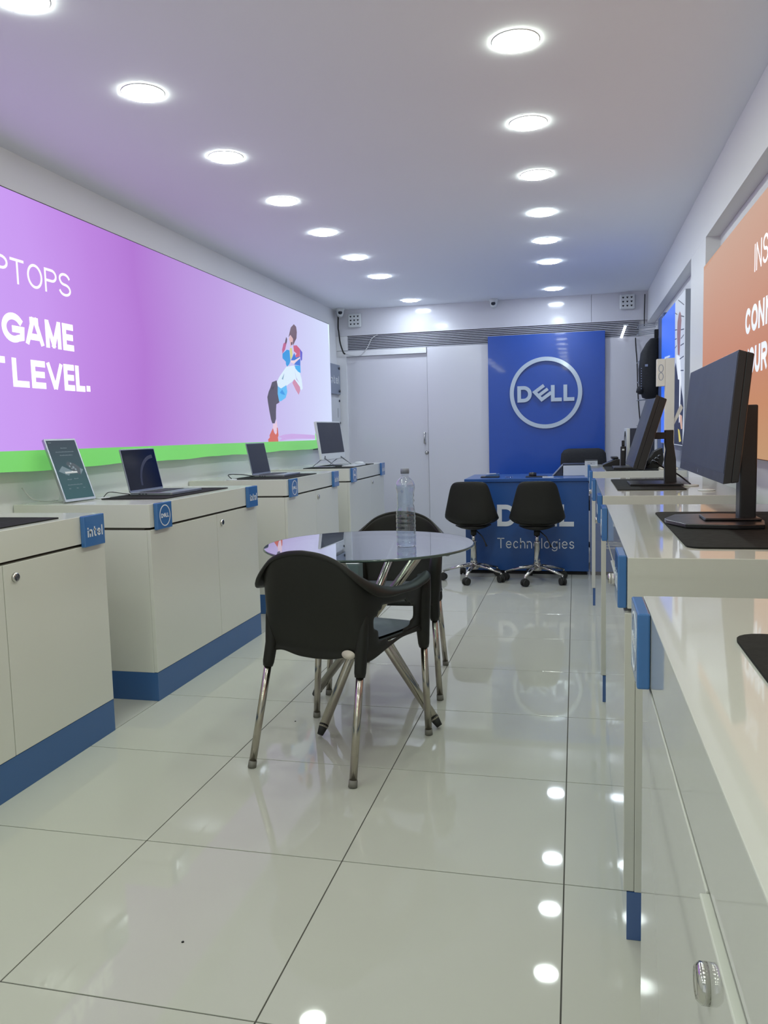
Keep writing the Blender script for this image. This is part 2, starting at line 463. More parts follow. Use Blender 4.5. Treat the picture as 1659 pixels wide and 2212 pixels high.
for i, y in enumerate([2.227, 2.927, 3.682, 4.448, 5.204, 5.996, 6.78, 8.095]):
    downlight(-1.622, y, 'round white downlight, %s from the camera in the left-hand ceiling row' % (order[i] if i < 7 else 'farthest one'))
names = ['nearest before the picture edge', 'second before the picture edge', 'third before the picture edge', 'fourth, behind the camera', 'fifth, behind the camera', 'last, beside the shop front']
for n_, y in zip(names, (2.17, 1.41, 0.65, -0.11, -.87, -1.63)):
    downlight(-0.198, y, 'round overhead downlight out of frame, right row, ' + n_)
for n_, y in zip(names[:4] + names[5:], (1.46, 0.70, -0.06, -.82, -1.6)):
    downlight(-1.622, y, 'round overhead downlight out of frame, left row, ' + n_)

# ================================================================== LIGHT BOXES
def ramp_mat(name, stops, axis, a, b, strength, zdark=0.0, noise=0.05):
    """printed backlit fabric: colours along one axis (object coordinates a..b)"""
    m = bpy.data.materials.new(name); m.use_nodes = True
    nt = m.node_tree; bs = nt.nodes['Principled BSDF']
    tc = nt.nodes.new('ShaderNodeTexCoord'); sp = nt.nodes.new('ShaderNodeSeparateXYZ')
    nt.links.new(tc.outputs['Object'], sp.inputs[0])
    nz = nt.nodes.new('ShaderNodeTexNoise'); nz.inputs['Scale'].default_value = 0.9; nz.inputs['Detail'].default_value = 2
    nt.links.new(tc.outputs['Object'], nz.inputs['Vector'])
    mr = nt.nodes.new('ShaderNodeMapRange'); mr.inputs['From Min'].default_value = a; mr.inputs['From Max'].default_value = b
    nt.links.new(sp.outputs[{'x': 0, 'y': 1, 'z': 2}[axis]], mr.inputs['Value'])
    ad = nt.nodes.new('ShaderNodeMath'); ad.operation = 'MULTIPLY_ADD'; ad.inputs[1].default_value = noise; ad.inputs[2].default_value = -noise / 2
    nt.links.new(nz.outputs['Fac'], ad.inputs[0])
    a2 = nt.nodes.new('ShaderNodeMath'); a2.operation = 'ADD'
    nt.links.new(mr.outputs[0], a2.inputs[0]); nt.links.new(ad.outputs[0], a2.inputs[1])
    cr = nt.nodes.new('ShaderNodeValToRGB'); nt.links.new(a2.outputs[0], cr.inputs[0])
    el = cr.color_ramp.elements
    while len(el) > 1: el.remove(el[-1])
    for k, (t, c) in enumerate(stops):
        e = el[0] if k == 0 else el.new(0.5)
        e.position = (t - a) / (b - a); e.color = lin(c) + (1,)
    bs.inputs['Base Color'].default_value = (.03, .03, .03, 1)
    bs.inputs['Specular IOR Level'].default_value = 0.08
    bs.inputs['Roughness'].default_value = 0.7
    nt.links.new(cr.outputs[0], bs.inputs['Emission Color'])
    bs.inputs['Emission Strength'].default_value = strength
    return m
PURP = ramp_mat('purple_backlit_print', [(1.0, (198, 150, 238)), (2.9, (203, 158, 246)), (3.3, (200, 150, 240)), (3.7, (188, 130, 224)), (4.2, (176, 115, 210)), (4.7, (168, 108, 205)),
        (5.1, (176, 120, 212)), (5.45, (184, 140, 221)), (5.8, (192, 165, 233)), (6.15, (206, 190, 252)), (6.6, (216, 214, 255)), (7.1, (224, 238, 255)), (7.6, (230, 252, 255)), (7.97, (214, 224, 255))], 'y', 1.0, 8.0, 0.98)
lb = thing('purple_light_box', 'huge purple and white backlit advertising panel on the left wall', 'light box', (0, 0, 0))
LY0, LY1, LZ0, LZ1 = 1.2, 7.975, 1.06, 2.309
MB().box(XL + .002, LBX - .004, LY0, LY1, LZ0, LZ1).build('frame', TRIMB, lb, label='thin dark edge frame')
MB().box(LBX - .004, LBX, LY0 + .006, LY1 - .006, LZ0 + .004, LZ1 - .006).build('printed_fabric', PURP, lb, label='backlit print fading from purple to pale blue')
GREEN = glow('green_backlit', (120, 208, 106), 0.55, base=(110, 185, 98))
def wavy(y0, y1, z0, z1, amp, n=60):
    lo = []
    for i in range(n + 1):
        y = y0 + (y1 - y0) * i / n
        lo.append((y, z0 + amp * (math.sin(y * 5.1) + .6 * math.sin(y * 12.7 + 1)) * .5))
    return lo
gs = MB()
lo = wavy(LY0, 7.52, 1.048, 1.14, .006)
gs.prism(lo + [(7.52, 1.128), (LY0, 1.148)], LBX - .03, LBX + .012, 'x')
gs.build('green_strip', GREEN, lb, label='bright green strip along the bottom edge')
gt = MB(); gt.box(LBX - .01, LBX + .006, 7.40, 7.66, 1.064, 1.192)
gt.build('green_tile', glow('green_tile_glow', (130, 225, 120), .68, base=(120, 210, 110)), lb, label='small green square with a black eye-like emblem')
T = frame((LBX + .006, 7.47, 1.13), (0, 1, 0), (0, 0, 1), (1, 0, 0))
em = MB(); ring(em, T, .020, .032, .002, 20); ring(em, T, .004, .012, .002, 12)
T2 = frame((LBX + .006, 7.44, 1.078), (0, 1, 0), (0, 0, 1), (1, 0, 0))
glyph(em, 'S', 0, .022, 0, .022, .005, .002, T2); glyph(em, 'O', .03, .052, 0, .022, .005, .002, T2)
em.build('emblem', mat('black_print', (20, 30, 20), .5, noise=.02), lb)
MB().box(XL + .002, LBX - .012, 7.53, 7.9, 1.03, 1.058).build('lower_rail', FRAMEG, lb)
# lettering on the purple box
WGLOW = glow('white_backlit', (255, 252, 255), 1.25)
WGLOW2 = glow('white_backlit_soft', (250, 244, 252), 1.0)
T = frame((LBX, 0, 0), (0, 1, 0), (0, 0, 1), (1, 0, 0))
tx = MB()
for ch, a, b in (('P', 3.052, 3.152), ('T', 3.167, 3.260), ('O', 3.280, 3.388), ('P', 3.405, 3.498), ('S', 3.512, 3.607)):
    glyph(tx, ch, a, b, 1.893, 2.006, .0125, .0008, T)
tx.build('lettering', WGLOW2, lb, label='thin white letters, top line')
tx = MB()
for ch, a, b in (('G', 3.085, 3.235), ('A', 3.238, 3.372), ('M', 3.385, 3.502), ('E', 3.516, 3.604)):
    glyph(tx, ch, a, b, 1.628, 1.760, .030 if ch != 'M' else .027, .0008, T)
tx.build('lettering', WGLOW, lb, label='bold white letters, middle line')
tx = MB()
for ch, a, b in (('T', 2.955, 3.090), ('L', 3.134, 3.245), ('E', 3.263, 3.365), ('V', 3.375, 3.500), ('E', 3.507, 3.592), ('L', 3.602, 3.678)):
    glyph(tx, ch, a, b, 1.430, 1.560, .029, .0008, T)
tx.box(LBX, LBX + .0008, 3.690, 3.722, 1.433, 1.462)
tx.build('lettering', WGLOW, lb, label='bold white letters, bottom line')
# printed figure (flat print), in plane coordinates (y, z)
FIG = {
'shadow': [(6.412, 1.172), (6.534, 1.188), (6.737, 1.195), (7.254, 1.182), (7.457, 1.174), (7.454, 1.141), (6.873, 1.149), (6.629, 1.146), (6.416, 1.132), (6.499, 1.159)],
'legs': [(6.299, 1.282), (6.345, 1.282), (6.38, 1.319), (6.394, 1.251), (6.375, 1.195), (6.343, 1.189), (6.309, 1.229), (6.288, 1.245)],
'boots': [(6.288, 1.245), (6.314, 1.206), (6.351, 1.189), (6.376, 1.206), (6.381, 1.251), (6.399, 1.246), (6.413, 1.183), (6.395, 1.166), (6.407, 1.124), (6.178, 1.13), (6.17, 1.152), (6.212, 1.168), (6.206, 1.185)],
'shirt': [(6.663, 1.778), (6.855, 1.804), (7.019, 1.747), (7.06, 1.695), (7.079, 1.61), (7.039, 1.59), (6.928, 1.657), (6.859, 1.683), (6.795, 1.655), (6.698, 1.627), (6.577, 1.586), (6.448, 1.58), (6.422, 1.635), (6.49, 1.684)],
'arm': [(6.859, 1.683), (7.005, 1.619), (7.001, 1.582), (6.961, 1.547), (6.884, 1.589), (6.803, 1.647)],
'cyan2': [(6.426, 1.601), (6.512, 1.583), (6.646, 1.618), (6.665, 1.561), (6.618, 1.507), (6.5, 1.474), (6.452, 1.473), (6.427, 1.534)],
'trousers': [(6.306, 1.625), (6.415, 1.646), (6.434, 1.602), (6.427, 1.534), (6.459, 1.462), (6.386, 1.445), (6.372, 1.386), (6.365, 1.324), (6.33, 1.285), (6.277, 1.284), (6.25, 1.317), (6.22, 1.388), (6.198, 1.453), (6.188, 1.497), (6.222, 1.542), (6.263, 1.576)],
'face': [(6.796, 2.067), (6.862, 2.039), (6.849, 1.996), (6.784, 1.96), (6.772, 2.006), (6.749, 2.027)],
'hair': [(6.894, 2.172), (6.954, 2.156), (6.967, 2.11), (6.952, 2.054), (6.904, 2.019), (6.856, 1.979), (6.849, 2.002), (6.862, 2.039), (6.796, 2.067), (6.742, 2.04), (6.782, 2.094), (6.811, 2.133)],
'pinksleeve': [(6.67, 1.995), (6.694, 1.989), (6.646, 1.924), (6.576, 1.883), (6.571, 1.917), (6.61, 1.972)],
'handdark': [(6.683, 2.037), (6.706, 2.022), (6.695, 1.992), (6.659, 1.971), (6.653, 1.994)],
'bluesleeve': [(6.688, 1.928), (6.755, 1.928), (6.771, 1.836), (6.734, 1.804), (6.68, 1.78), (6.649, 1.798), (6.651, 1.821), (6.572, 1.843), (6.576, 1.883)],
'yellow': [(6.767, 1.953), (6.818, 1.952), (6.829, 1.888), (6.772, 1.842), (6.762, 1.911)],
'purple': [(7.033, 1.966), (7.096, 1.942), (7.083, 1.873), (7.049, 1.859), (7.035, 1.9)],
'red': [(6.856, 1.979), (6.945, 1.991), (7.033, 1.966), (7.026, 1.899), (6.932, 1.87), (6.899, 1.894), (6.937, 1.915), (6.868, 1.93)],
'blue': [(6.875, 1.916), (6.915, 1.878), (7.035, 1.9), (7.026, 1.814), (6.873, 1.812), (6.787, 1.823), (6.771, 1.836), (6.847, 1.896)],
'stripe': [(6.772, 1.842), (6.87, 1.85), (7.03, 1.895), (7.03, 1.882), (6.90, 1.835), (6.86, 1.815), (6.77, 1.825)],
'cyan': [(6.872, 1.806), (7.026, 1.814), (7.028, 1.748), (6.956, 1.755), (6.887, 1.78)],
'fold1': [(6.53, 1.665), (6.60, 1.72), (6.56, 1.66)], 'fold2': [(6.86, 1.775), (6.90, 1.70), (6.98, 1.655), (6.90, 1.68)],
'fold3': [(6.47, 1.545), (6.53, 1.575), (6.60, 1.53), (6.52, 1.535)], 'beard': [(6.79, 2.0), (6.83, 2.01), (6.83, 1.985), (6.795, 1.975)],
'tfold': [(6.30, 1.58), (6.36, 1.60), (6.31, 1.56)],
}
FC = {'shadow': (205, 170, 232), 'legs': (235, 205, 225), 'boots': (214, 106, 92), 'shirt': (222, 240, 255), 'arm': (208, 140, 172), 'cyan2': (92, 190, 250), 'trousers': (78, 72, 92),
      'face': (222, 178, 180), 'hair': (98, 66, 84), 'pinksleeve': (190, 92, 140), 'handdark': (80, 62, 80), 'bluesleeve': (24, 150, 226), 'yellow': (214, 214, 130), 'purple': (88, 82, 206),
      'red': (204, 88, 124), 'blue': (30, 112, 214), 'stripe': (240, 215, 225), 'cyan': (40, 170, 240), 'fold1': (120, 160, 190), 'fold2': (190, 190, 225), 'fold3': (40, 150, 230), 'beard': (90, 60, 76), 'tfold': (55, 50, 68)}
fm = MB(); fms = []
for k, (nm, pl) in enumerate(FIG.items()):
    e = .0006 + .00025 * k
    fm.add([(LBX + e, p[0], p[1]) for p in pl], [tuple(range(len(pl)))], k)
    fms.append(glow('print_' + nm, FC[nm], .9))
bpy_o = fm.build('printed_figure', fms, lb, label='printed picture of a person leaning back in a colourful jacket', fixn=False)

# right: orange light box
ORG = ramp_mat('orange_backlit_print', [(1.05, (196, 150, 110)), (1.25, (200, 138, 100)), (1.45, (200, 134, 108)), (1.65, (206, 148, 122)), (1.85, (206, 158, 132)), (2.04, (206, 166, 146))], 'z', 1.0, 2.05, .92, noise=.12)
ob = thing('orange_light_box', 'large orange backlit advertising panel on the right wall', 'light box', (0, 0, 0))
OX = .690
MB().box(OX + .004, XRI - .002, .6, 4.79, 1.04, 2.048).build('frame', mat('brown_edge', (120, 80, 60), .5, noise=.03), ob)
MB().box(OX, OX + .004, .604, 4.786, 1.044, 2.044).build('printed_fabric', ORG, ob)
T = frame((OX, 0, 0), (0, -1, 0), (0, 0, 1), (-1, 0, 0))
tx = MB()
for ch, a, b, z0, z1, w in (('I', 3.484, 3.464, 1.775, 1.882, .011), ('N', 3.447, 3.358, 1.775, 1.882, .011), ('S', 3.335, 3.250, 1.775, 1.882, .012)):
    glyph(tx, ch, -a, -b, z0, z1, w, .0008, T)
tx.build('lettering', WGLOW2, ob, label='thin white letters, top line')
tx = MB()
for ch, a, b in (('C', 3.636, 3.530), ('O', 3.520, 3.405), ('N', 3.392, 3.292), ('N', 3.270, 3.170)):
    glyph(tx, ch, -a, -b, 1.546, 1.650, .024, .0008, T)
tx.build('lettering', glow('white_backlit_cool', (240, 245, 255), .95), ob, label='bold white letters, middle line')
tx = MB()
for ch, a, b in (('Y', 3.662, 3.556), ('O', 3.556, 3.452), ('U', 3.442, 3.350), ('R', 3.332, 3.235)):
    glyph(tx, ch, -a, -b, 1.380, 1.486, .024, .0008, T)
tx.build('lettering', glow('white_backlit_cool', (240, 245, 255), .95), ob, label='bold white letters, bottom line')

# right: blue and white light box further back
bb = thing('blue_light_box', 'narrow backlit panel with blue field and printed businessman on right wall', 'light box', (0, 0, 0))
MB().box(OX + .004, XRI - .002, 5.56, 6.98, 1.04, 2.055).build('frame', FRAMEG, bb, label='silver side frame')
MB().box(OX, OX + .004, 5.565, 6.975, 1.045, 2.05).build('printed_fabric', glow('pale_print', (205, 215, 232), .8), bb)
FB = {
'bluebg': [(6.974, 2.049), (6.078, 2.049), (6.06, 1.56), (6.09, 1.046), (6.974, 1.046)],
'suit': [(6.008, 1.621), (5.877, 1.503), (5.76, 1.485), (5.60, 1.355), (5.57, 1.304), (5.60, 1.201), (5.60, 1.05), (6.09, 1.05), (6.151, 1.548)],
'shirt': [(5.981, 1.674), (5.782, 1.641), (5.707, 1.498), (5.76, 1.20), (5.80, 1.20), (5.80, 1.49), (5.877, 1.497)],
'face': [(5.809, 1.948), (5.744, 1.92), (5.72, 1.876), (5.755, 1.807), (5.787, 1.694), (5.804, 1.653), (5.892, 1.666), (5.948, 1.807), (5.933, 1.892), (5.872, 1.938)],
'hand': [(5.748, 1.256), (5.644, 1.243), (5.616, 1.159), (5.677, 1.154), (5.767, 1.229)],
'yellow': [(5.847, 1.159), (5.76, 1.148), (5.67, 1.075), (5.774, 1.067)]}
for k, (y0, z0, y1, z1) in enumerate([(5.903, 2.04, 5.589, 1.962), (6.076, 1.976, 5.938, 1.947), (5.744, 1.912, 5.582, 1.886), (6.065, 1.856, 5.947, 1.845), (5.736, 1.82, 5.575, 1.806), (6.063, 1.729, 5.951, 1.737), (5.747, 1.717, 5.57, 1.714), (5.781, 1.63, 5.57, 1.632), (5.72, 1.55, 5.57, 1.54), (5.73, 1.76, 5.57, 1.77), (6.06, 1.79, 5.95, 1.785)]):
    FB['line%d' % k] = [(y0, z0), (y1, z1), (y1, z1 - .007), (y0, z0 - .007)]
FB['text'] = [(6.721, 1.72), (6.368, 1.704), (6.364, 1.69), (6.719, 1.705)]
FB['text2'] = [(6.65, 1.69), (6.42, 1.68), (6.42, 1.66), (6.65, 1.67)]
BC = {'bluebg': (40, 108, 250), 'suit': (30, 34, 52), 'shirt': (235, 242, 252), 'face': (140, 100, 104), 'hand': (210, 170, 150), 'yellow': (215, 200, 100), 'text': (190, 210, 250), 'text2': (170, 195, 248)}
fm = MB(); fms = []
for k, (nm, pl) in enumerate(FB.items()):
    e = .0004 + .00015 * k
    fm.add([(OX - e, p[0], p[1]) for p in pl], [tuple(range(len(pl)))], k)
    fms.append(glow('printb_' + nm, BC.get(nm, (45, 50, 70)), .9))
fm.build('printed_figure', fms, bb, label='printed picture of a man in a dark suit', fixn=False)
# dark blue wall board beyond it
tag(MB().box(.715, XRI - .002, 7.12, 7.5, .95, 2.12).build('wall_board', mat('slate_blue', (84, 104, 150), .4, noise=.03), bevel=.004), 'slate blue upright wall board behind the hanging black backpack', 'board')

# ================================================================== BACK WALL THINGS
bp = thing('brand_panel', 'tall bright blue wall panel with raised round ring emblem', 'sign', (0, 0, 0))
MB().box(-.878, .292, 8.40, 8.447, .70, 2.145).build('panel', BPANEL, bp, bevel=.002)
T = frame((-.293, 8.392, 1.548), (1, 0, 0), (0, 0, 1), (0, -1, 0))
mb = MB(); ring(mb, T, .322, .363, .016, 72); mb.build('ring', STXT, bp, label='raised silver ring')
mb = MB(); dell_word(mb, frame((-.293, 8.392, 1.540), (1, 0, 0), (0, 0, 1), (0, -1, 0)), .166, .037, .018); mb.build('lettering', STXT, bp, label='raised silver letters DELL')
for a in (0.3, 1.9, 3.4, 5.2): MB().tube([(-.293 + .342 * math.cos(a), 8.40, 1.548 + .342 * math.sin(a)), (-.293 + .342 * math.cos(a), 8.385, 1.548 + .342 * math.sin(a))], .005, 6).build('spacer', CHROME, bp)

def camera_dome(loc, rz, label, bullet=False):
    t = thing('security_camera', label, 'camera', loc, rz)
    MB().lathe([(.045, 0), (.047, -.012), (.040, -.02), (.036, -.05), (.030, -.07), (.015, -.08)], 20).build('housing', WDEV, t)
    M = Matrix.Translation((0, -.022, -.060)) @ Matrix.Rotation(math.radians(60), 4, 'X')
    MB().lathe([(.030, -.02), (.032, .012), (.026, .022), (.010, .024)], 18, M=M).build('eyeball', WDEV, t)
    M = Matrix.Translation((0, -.022, -.060)) @ Matrix.Rotation(math.radians(60), 4, 'X')
    MB().lathe([(.022, .020), (.022, .027), (.005, .029)], 16, M=M).build('lens', mat('lens_dark', (40, 44, 54), .15, noise=.02), t)
camera_dome((-.81, 8.37, ZC), 0, 'white dome security camera on the ceiling above the blue panel')
camera_dome((-2.44, 8.34, ZC), .3, 'white dome security camera in the left back corner of the ceiling')
def junction(x, z, label):
    t = thing('perforated_box', label, 'wall box', (x, 8.443, z), 0, 'white nine-hole boxes on the back fascia')
    MB().box(-.073, .073, -.035, 0, -.073, .073).build('case', WDEV, t, bevel=.012)
    for i in range(3):
        for j in range(3):
            cx, cz = -.040 + .040 * i, -.038 + .040 * j
            MB().prism([(cx - .011, cz + .006), (cx + .011, cz + .006), (cx + .004, cz - .009), (cx - .005, cz - .009)], -.0365, -.0345, 'y').build('hole', BACK, t)
junction(-2.305, 2.392, 'white square box with nine holes beside the left corner camera')
junction(.505, 2.415, 'white square box with nine holes at the right end of the fascia')

def cable(name, pts, r, m, label):
    P = [Vector(p) for p in pts]
    out = []
    for i in range(len(P) - 1):
        p0 = P[max(0, i - 1)]; p1 = P[i]; p2 = P[i + 1]; p3 = P[min(len(P) - 1, i + 2)]
        for k in range(6):
            t = k / 6
            out.append(.5 * ((2 * p1) + (-p0 + p2) * t + (2 * p0 - 5 * p1 + 4 * p2 - p3) * t * t + (-p0 + 3 * p1 - 3 * p2 + p3) * t ** 3))
    out.append(P[-1])
    return tag(MB().tube(out, r, 7).build(name, m), label, 'cable')
cable('cable', [(-2.478, 8.40, 2.50), (-2.485, 8.40, 2.33), (-2.485, 8.42, 2.28), (-2.472, 8.42, 2.16), (-2.44, 8.42, 2.06), (-2.425, 8.43, 2.045)], .008, CABLEB, 'dark cable dropping from the left corner security camera')
cable('cable', [(-2.44, 8.432, 2.05), (-2.36, 8.425, 2.025), (-2.25, 8.42, 2.02), (-2.17, 8.42, 2.10), (-2.12, 8.42, 2.19), (-2.06, 8.43, 2.228)], .0045, CABLEW, 'thin white cable looping across the left end of the louvred grille')
cable('cable', [(.672, 8.43, 2.48), (.668, 8.43, 2.3), (.668, 8.43, 2.17)], .005, CABLEB, 'dark cable in the right back corner below the ceiling')
cable('cable', [(.585, 8.43, 2.06), (.59, 8.42, 1.95), (.60, 8.40, 1.8), (.61, 8.40, 1.5), (.63, 8.40, 1.24)], .006, CABLEB, 'dark cable hanging down the right end of the back wall')

# steel name plate and acrylic notice on the left wall
sp = thing('steel_name_plate', 'grey steel name plate on left wall beyond the purple light box', 'sign', (0, 0, 0))
MB().box(-2.50, -2.492, 7.985, 8.44, 1.61, 1.925).build('plate', STEEL, sp, bevel=.001)
mb = MB(); word(mb, 'intel', frame((-2.492, 8.06, 1.72), (0, 1, 0), (0, 0, 1), (1, 0, 0)), 0, .33, .085, .013, .002); mb.build('lettering', WTXT, sp)
for y, z in ((8.40, 1.89), (8.40, 1.645), (8.02, 1.89), (8.02, 1.645)):
    MB().tube([(-2.525, y, z), (-2.482, y, z)], .014, 12).build('standoff', mat('dark_metal', (60, 62, 70), .3, metal=.8, noise=.05), sp)
sp = thing('acrylic_notice', 'white acrylic notice board below the steel name plate on left wall', 'sign', (0, 0, 0))
MB().box(-2.503, -2.497, 7.985, 8.43, 1.27, 1.57).build('plate', mat('acrylic_white', (205, 208, 214), .15, noise=.02), sp, bevel=.001)
for y, z in ((8.395, 1.54), (8.02, 1.54), (8.395, 1.30)):
    MB().tube([(-2.525, y, z), (-2.487, y, z)], .012, 12).build('standoff', mat('dark_metal'), sp)
lines = MB()
for k in range(3): lines.box(-2.4972, -2.4964, 8.22, 8.36, 1.245 - k * .0, 1.25)
MB().box(-2.497, -2.4964, 8.335, 8.345, 1.36, 1.46).build('mark', mat('black_print', (20, 30, 20)), sp)
sp = tag(MB().box(-2.522, -2.512, 7.99, 8.40, 1.06, 1.22).build('paper_notice', WDEV), 'white paper notice taped low on left wall behind the white computer', 'notice')
pr = MB()
for k in range(4): pr.box(-2.512, -2.5112, 8.06, 8.33, 1.19 - k * .03, 1.194 - k * .03)
pr.build('print', mat('grey_print', (110, 112, 120), .6, noise=.02), sp)

# ================================================================== COUNTERS
def counter(xf, sgn, y0, L, seam, lock_far, name_label, group, xwall, badges, gloss):
    """xf: aisle face x; sgn -1 = body goes to -x"""
    m = LAMG if gloss else LAMI
    t = thing('display_counter', name_label, 'counter', (xf, y0, 0), 0, group)
    D = abs(xwall - xf) - .004
    kz = .116 if gloss else .130; zg = .768 if gloss else .778
    def bx(mb, d0, d1, ya, yb, za, zb):   # d = depth behind the aisle face
        a, b = sgn * d0, sgn * d1
        mb.box(a, b, ya, yb, za, zb); return mb
    bx(MB(), .001, D, .0, L, .0, kz).build('kick_plate', KICKG if gloss else KICK, t, bevel=.001)
    bx(MB(), .018, D, .001, L - .001, kz + .0005, zg).build('body', m, t, bevel=.001)
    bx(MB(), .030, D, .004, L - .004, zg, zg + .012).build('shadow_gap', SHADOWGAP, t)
    bx(MB(), .0, D, .0, L, zg + .0105, TOPZ).build('worktop', m, t, bevel=.0015)
    mb = bx(MB(), (0 if lock_far else -.006), .0175, .001, seam - .0015, kz + .002, zg); d = mb.build('door', m, t, bevel=.0015)
    mb = bx(MB(), .0, .0175, seam + .0015, L - .001, kz + .002, zg); d2 = mb.build('door', m, t, bevel=.0015)
    ly_ = seam + .055 if lock_far else seam - .055
    M = Matrix.Translation((0 if lock_far else -sgn * .006, ly_, zg - .048)) @ Matrix.Rotation(-sgn * PI / 2, 4, 'Y')
    MB().lathe([(.0165, 0), (.0165, .006), (.013, .010), (.010, .009), (.004, .010)], 18, M=M).build('lock', CHROME, d2 if lock_far else d)
    # badges
    for (yb, kind) in badges:
        w = .132
        b = bx(MB(), -.020, -.0005, yb, yb + w, .775, TOPZ + .0015).build('badge', BADGE, t, bevel=.003, label='blue plate with white %s' % ('ring emblem' if kind == 'ring' else 'lettering'))
        u = (0, -sgn, 0); n_ = (-sgn, 0, 0)
        T = frame((-sgn * .0202, yb + w / 2, .835), u, (0, 0, 1), n_)
        mb = MB()
        if kind == 'ring':
            ring(mb, T, .044, .0485, .0008, 40); dell_word(mb, T, .0195, .0040, .0008)
        else:
            T = frame((-sgn * .0202, yb + w / 2 + sgn * .048, .812), u, (0, 0, 1), n_)
            word(mb, 'intel', T, 0, .096, .040, .0062, .0008, gaps=.2)
        mb.build('lettering', WTXT, b)
    return t
XCL, XCR = -1.829, .112
gl = 'white display counters along the left wall'; gr = 'white display counters along the right wall'
ordn = ['nearest', 'second', 'third', 'farthest']
for i, (a, b, s) in enumerate([(1.585, 2.806, 2.22), (3.160, 4.375, 3.835), (4.885, 6.035, 5.48), (6.375, 7.60, 7.09)]):
    counter(XCL, -1, a, b - a, s - a, True, ('left wall white display counter, %s the camera, with blue kick plate' % {0: 'nearest', 1: 'second from', 2: 'third from', 3: 'farthest from'}[i]) + (' to' if False else ''), gl, XL,
            [(.035, 'ring'), (b - a - .155 + (0 if i != 1 else 0), 'text')], False)
for i, (a, b, s) in enumerate([(.19, 1.400, .715), (1.812, 3.075, 2.55), (3.465, 4.70, 4.15), (5.40, 6.46, 6.0)]):
    counter(XCR, 1, a, b - a, s - a, False, 'right wall glossy white display counter, %s the camera' % {0: 'nearest', 1: 'second from', 2: 'third from', 3: 'farthest from'}[i], gr, XR,
            [(.02, 'text'), (min(b, 6.46) - a - .145, 'ring')], True)

# ================================================================== DEVICES (LEFT)
def round_rect(x0, x1, y0, y1, r, n=5):
    pts = []
    for cx, cy, a in ((x1 - r, y1 - r, 0), (x0 + r, y1 - r, 90), (x0 + r, y0 + r, 180), (x1 - r, y0 + r, 270)):
        pts += [(cx + r * math.cos(math.radians(a + 90 * k / n)), cy + r * math.sin(math.radians(a + 90 * k / n))) for k in range(n + 1)]
    return pts
def desk_mat(x0, x1, y0, y1, label, r=.02):
    return tag(MB().prism(round_rect(x0, x1, y0, y1, r), TOPZ + .0004, TOPZ + .0044, 'z').build('desk_mat', MATB), label, 'mat')
MZ = TOPZ + .0048
def laptop(y0, xh, label, scr, tilt=12, body=ALU, w=.335, d=.235, open_lid=.225):
    """hinge at x = xh, screen faces +x; width runs along y"""
    t = thing('laptop', label, 'laptop', (xh, y0, MZ))
    MB().prism(round_rect(0, d, 0, w, .01), 0.001, .014, 'z').build('base', body, t, bevel=.001)
    kb = MB().box(.035, .145, .03, w - .03, .0142, .0152).build('keyboard_well', mat('keyboard_well', (40, 42, 48), .6, noise=.05), t)
    keys = MB()
    for i in range(6):
        for j in range(14):
            kx = .038 + i * .0178; ky = .034 + j * (w - .068) / 14
            keys.box(kx, kx + .015, ky, ky + .0155, .0152, .0166)
    k = keys.build('keys', KEYS, kb); k['kind'] = 'stuff'
    MB().box(.158, d - .012, w / 2 - .055, w / 2 + .055, .0141, .0146).build('touchpad', STEEL, t)
    ports = MB()
    for px_, pl_ in ((.05, .012), (.07, .009), (.088, .009)): ports.box(px_, px_ + pl_, -.0006, .001, .005, .009)
    ports.build('ports', BACK, t)
    M = Matrix.Translation((.004, 0, .014)) @ Matrix.Rotation(math.radians(-tilt), 4, 'Y')
    lid = MB().prism(round_rect(0, w, 0, open_lid, .008), -.006, .0, 'x', M=M).build('lid', body, t, bevel=.001)
    MB().box(0.0, .0008, .006, w - .006, .010, open_lid - .006, M=M).build('screen', scr, lid)
    return t, M
laptop(3.608, -2.192, 'silver laptop open on black mat, second left counter, dark round swirl on screen', SCRN)
# the pale arc on its wallpaper
lt = [o for o in bpy.data.objects if o.name.startswith('laptop')][0]
M = Matrix.Translation((.004, 0, .014)) @ Matrix.Rotation(math.radians(-12), 4, 'Y')
sw = MB()
T = lambda x, y, z: M @ Vector((.0009 + z, x, y))
ribbon(sw, [(.30 + .17 * math.cos(math.radians(a)), .03 + .15 * math.sin(math.radians(a))) for a in range(180, 90, -8)], .018, .0003, T)
sw.build('wallpaper_arc', glow('arc_print', (50, 54, 78), .6), lt)
desk_mat(-2.245, -1.900, 3.425, 4.16, 'black desk mat under the silver laptop on second left counter')
laptop(5.175, -2.185, 'dark-screened silver laptop open on black mat, third left counter', SCR, tilt=11)
desk_mat(-2.26, -1.858, 4.985, 5.62, 'black desk mat under the laptop on third left counter')
desk_mat(-2.30, -1.872, 1.70, 2.60, 'black desk mat at the far end of the nearest left counter')
# a laptop edge seen at frame edge on counter one
laptop(1.80, -2.20, 'dark laptop on the nearest left counter, mostly outside the picture', SCR)

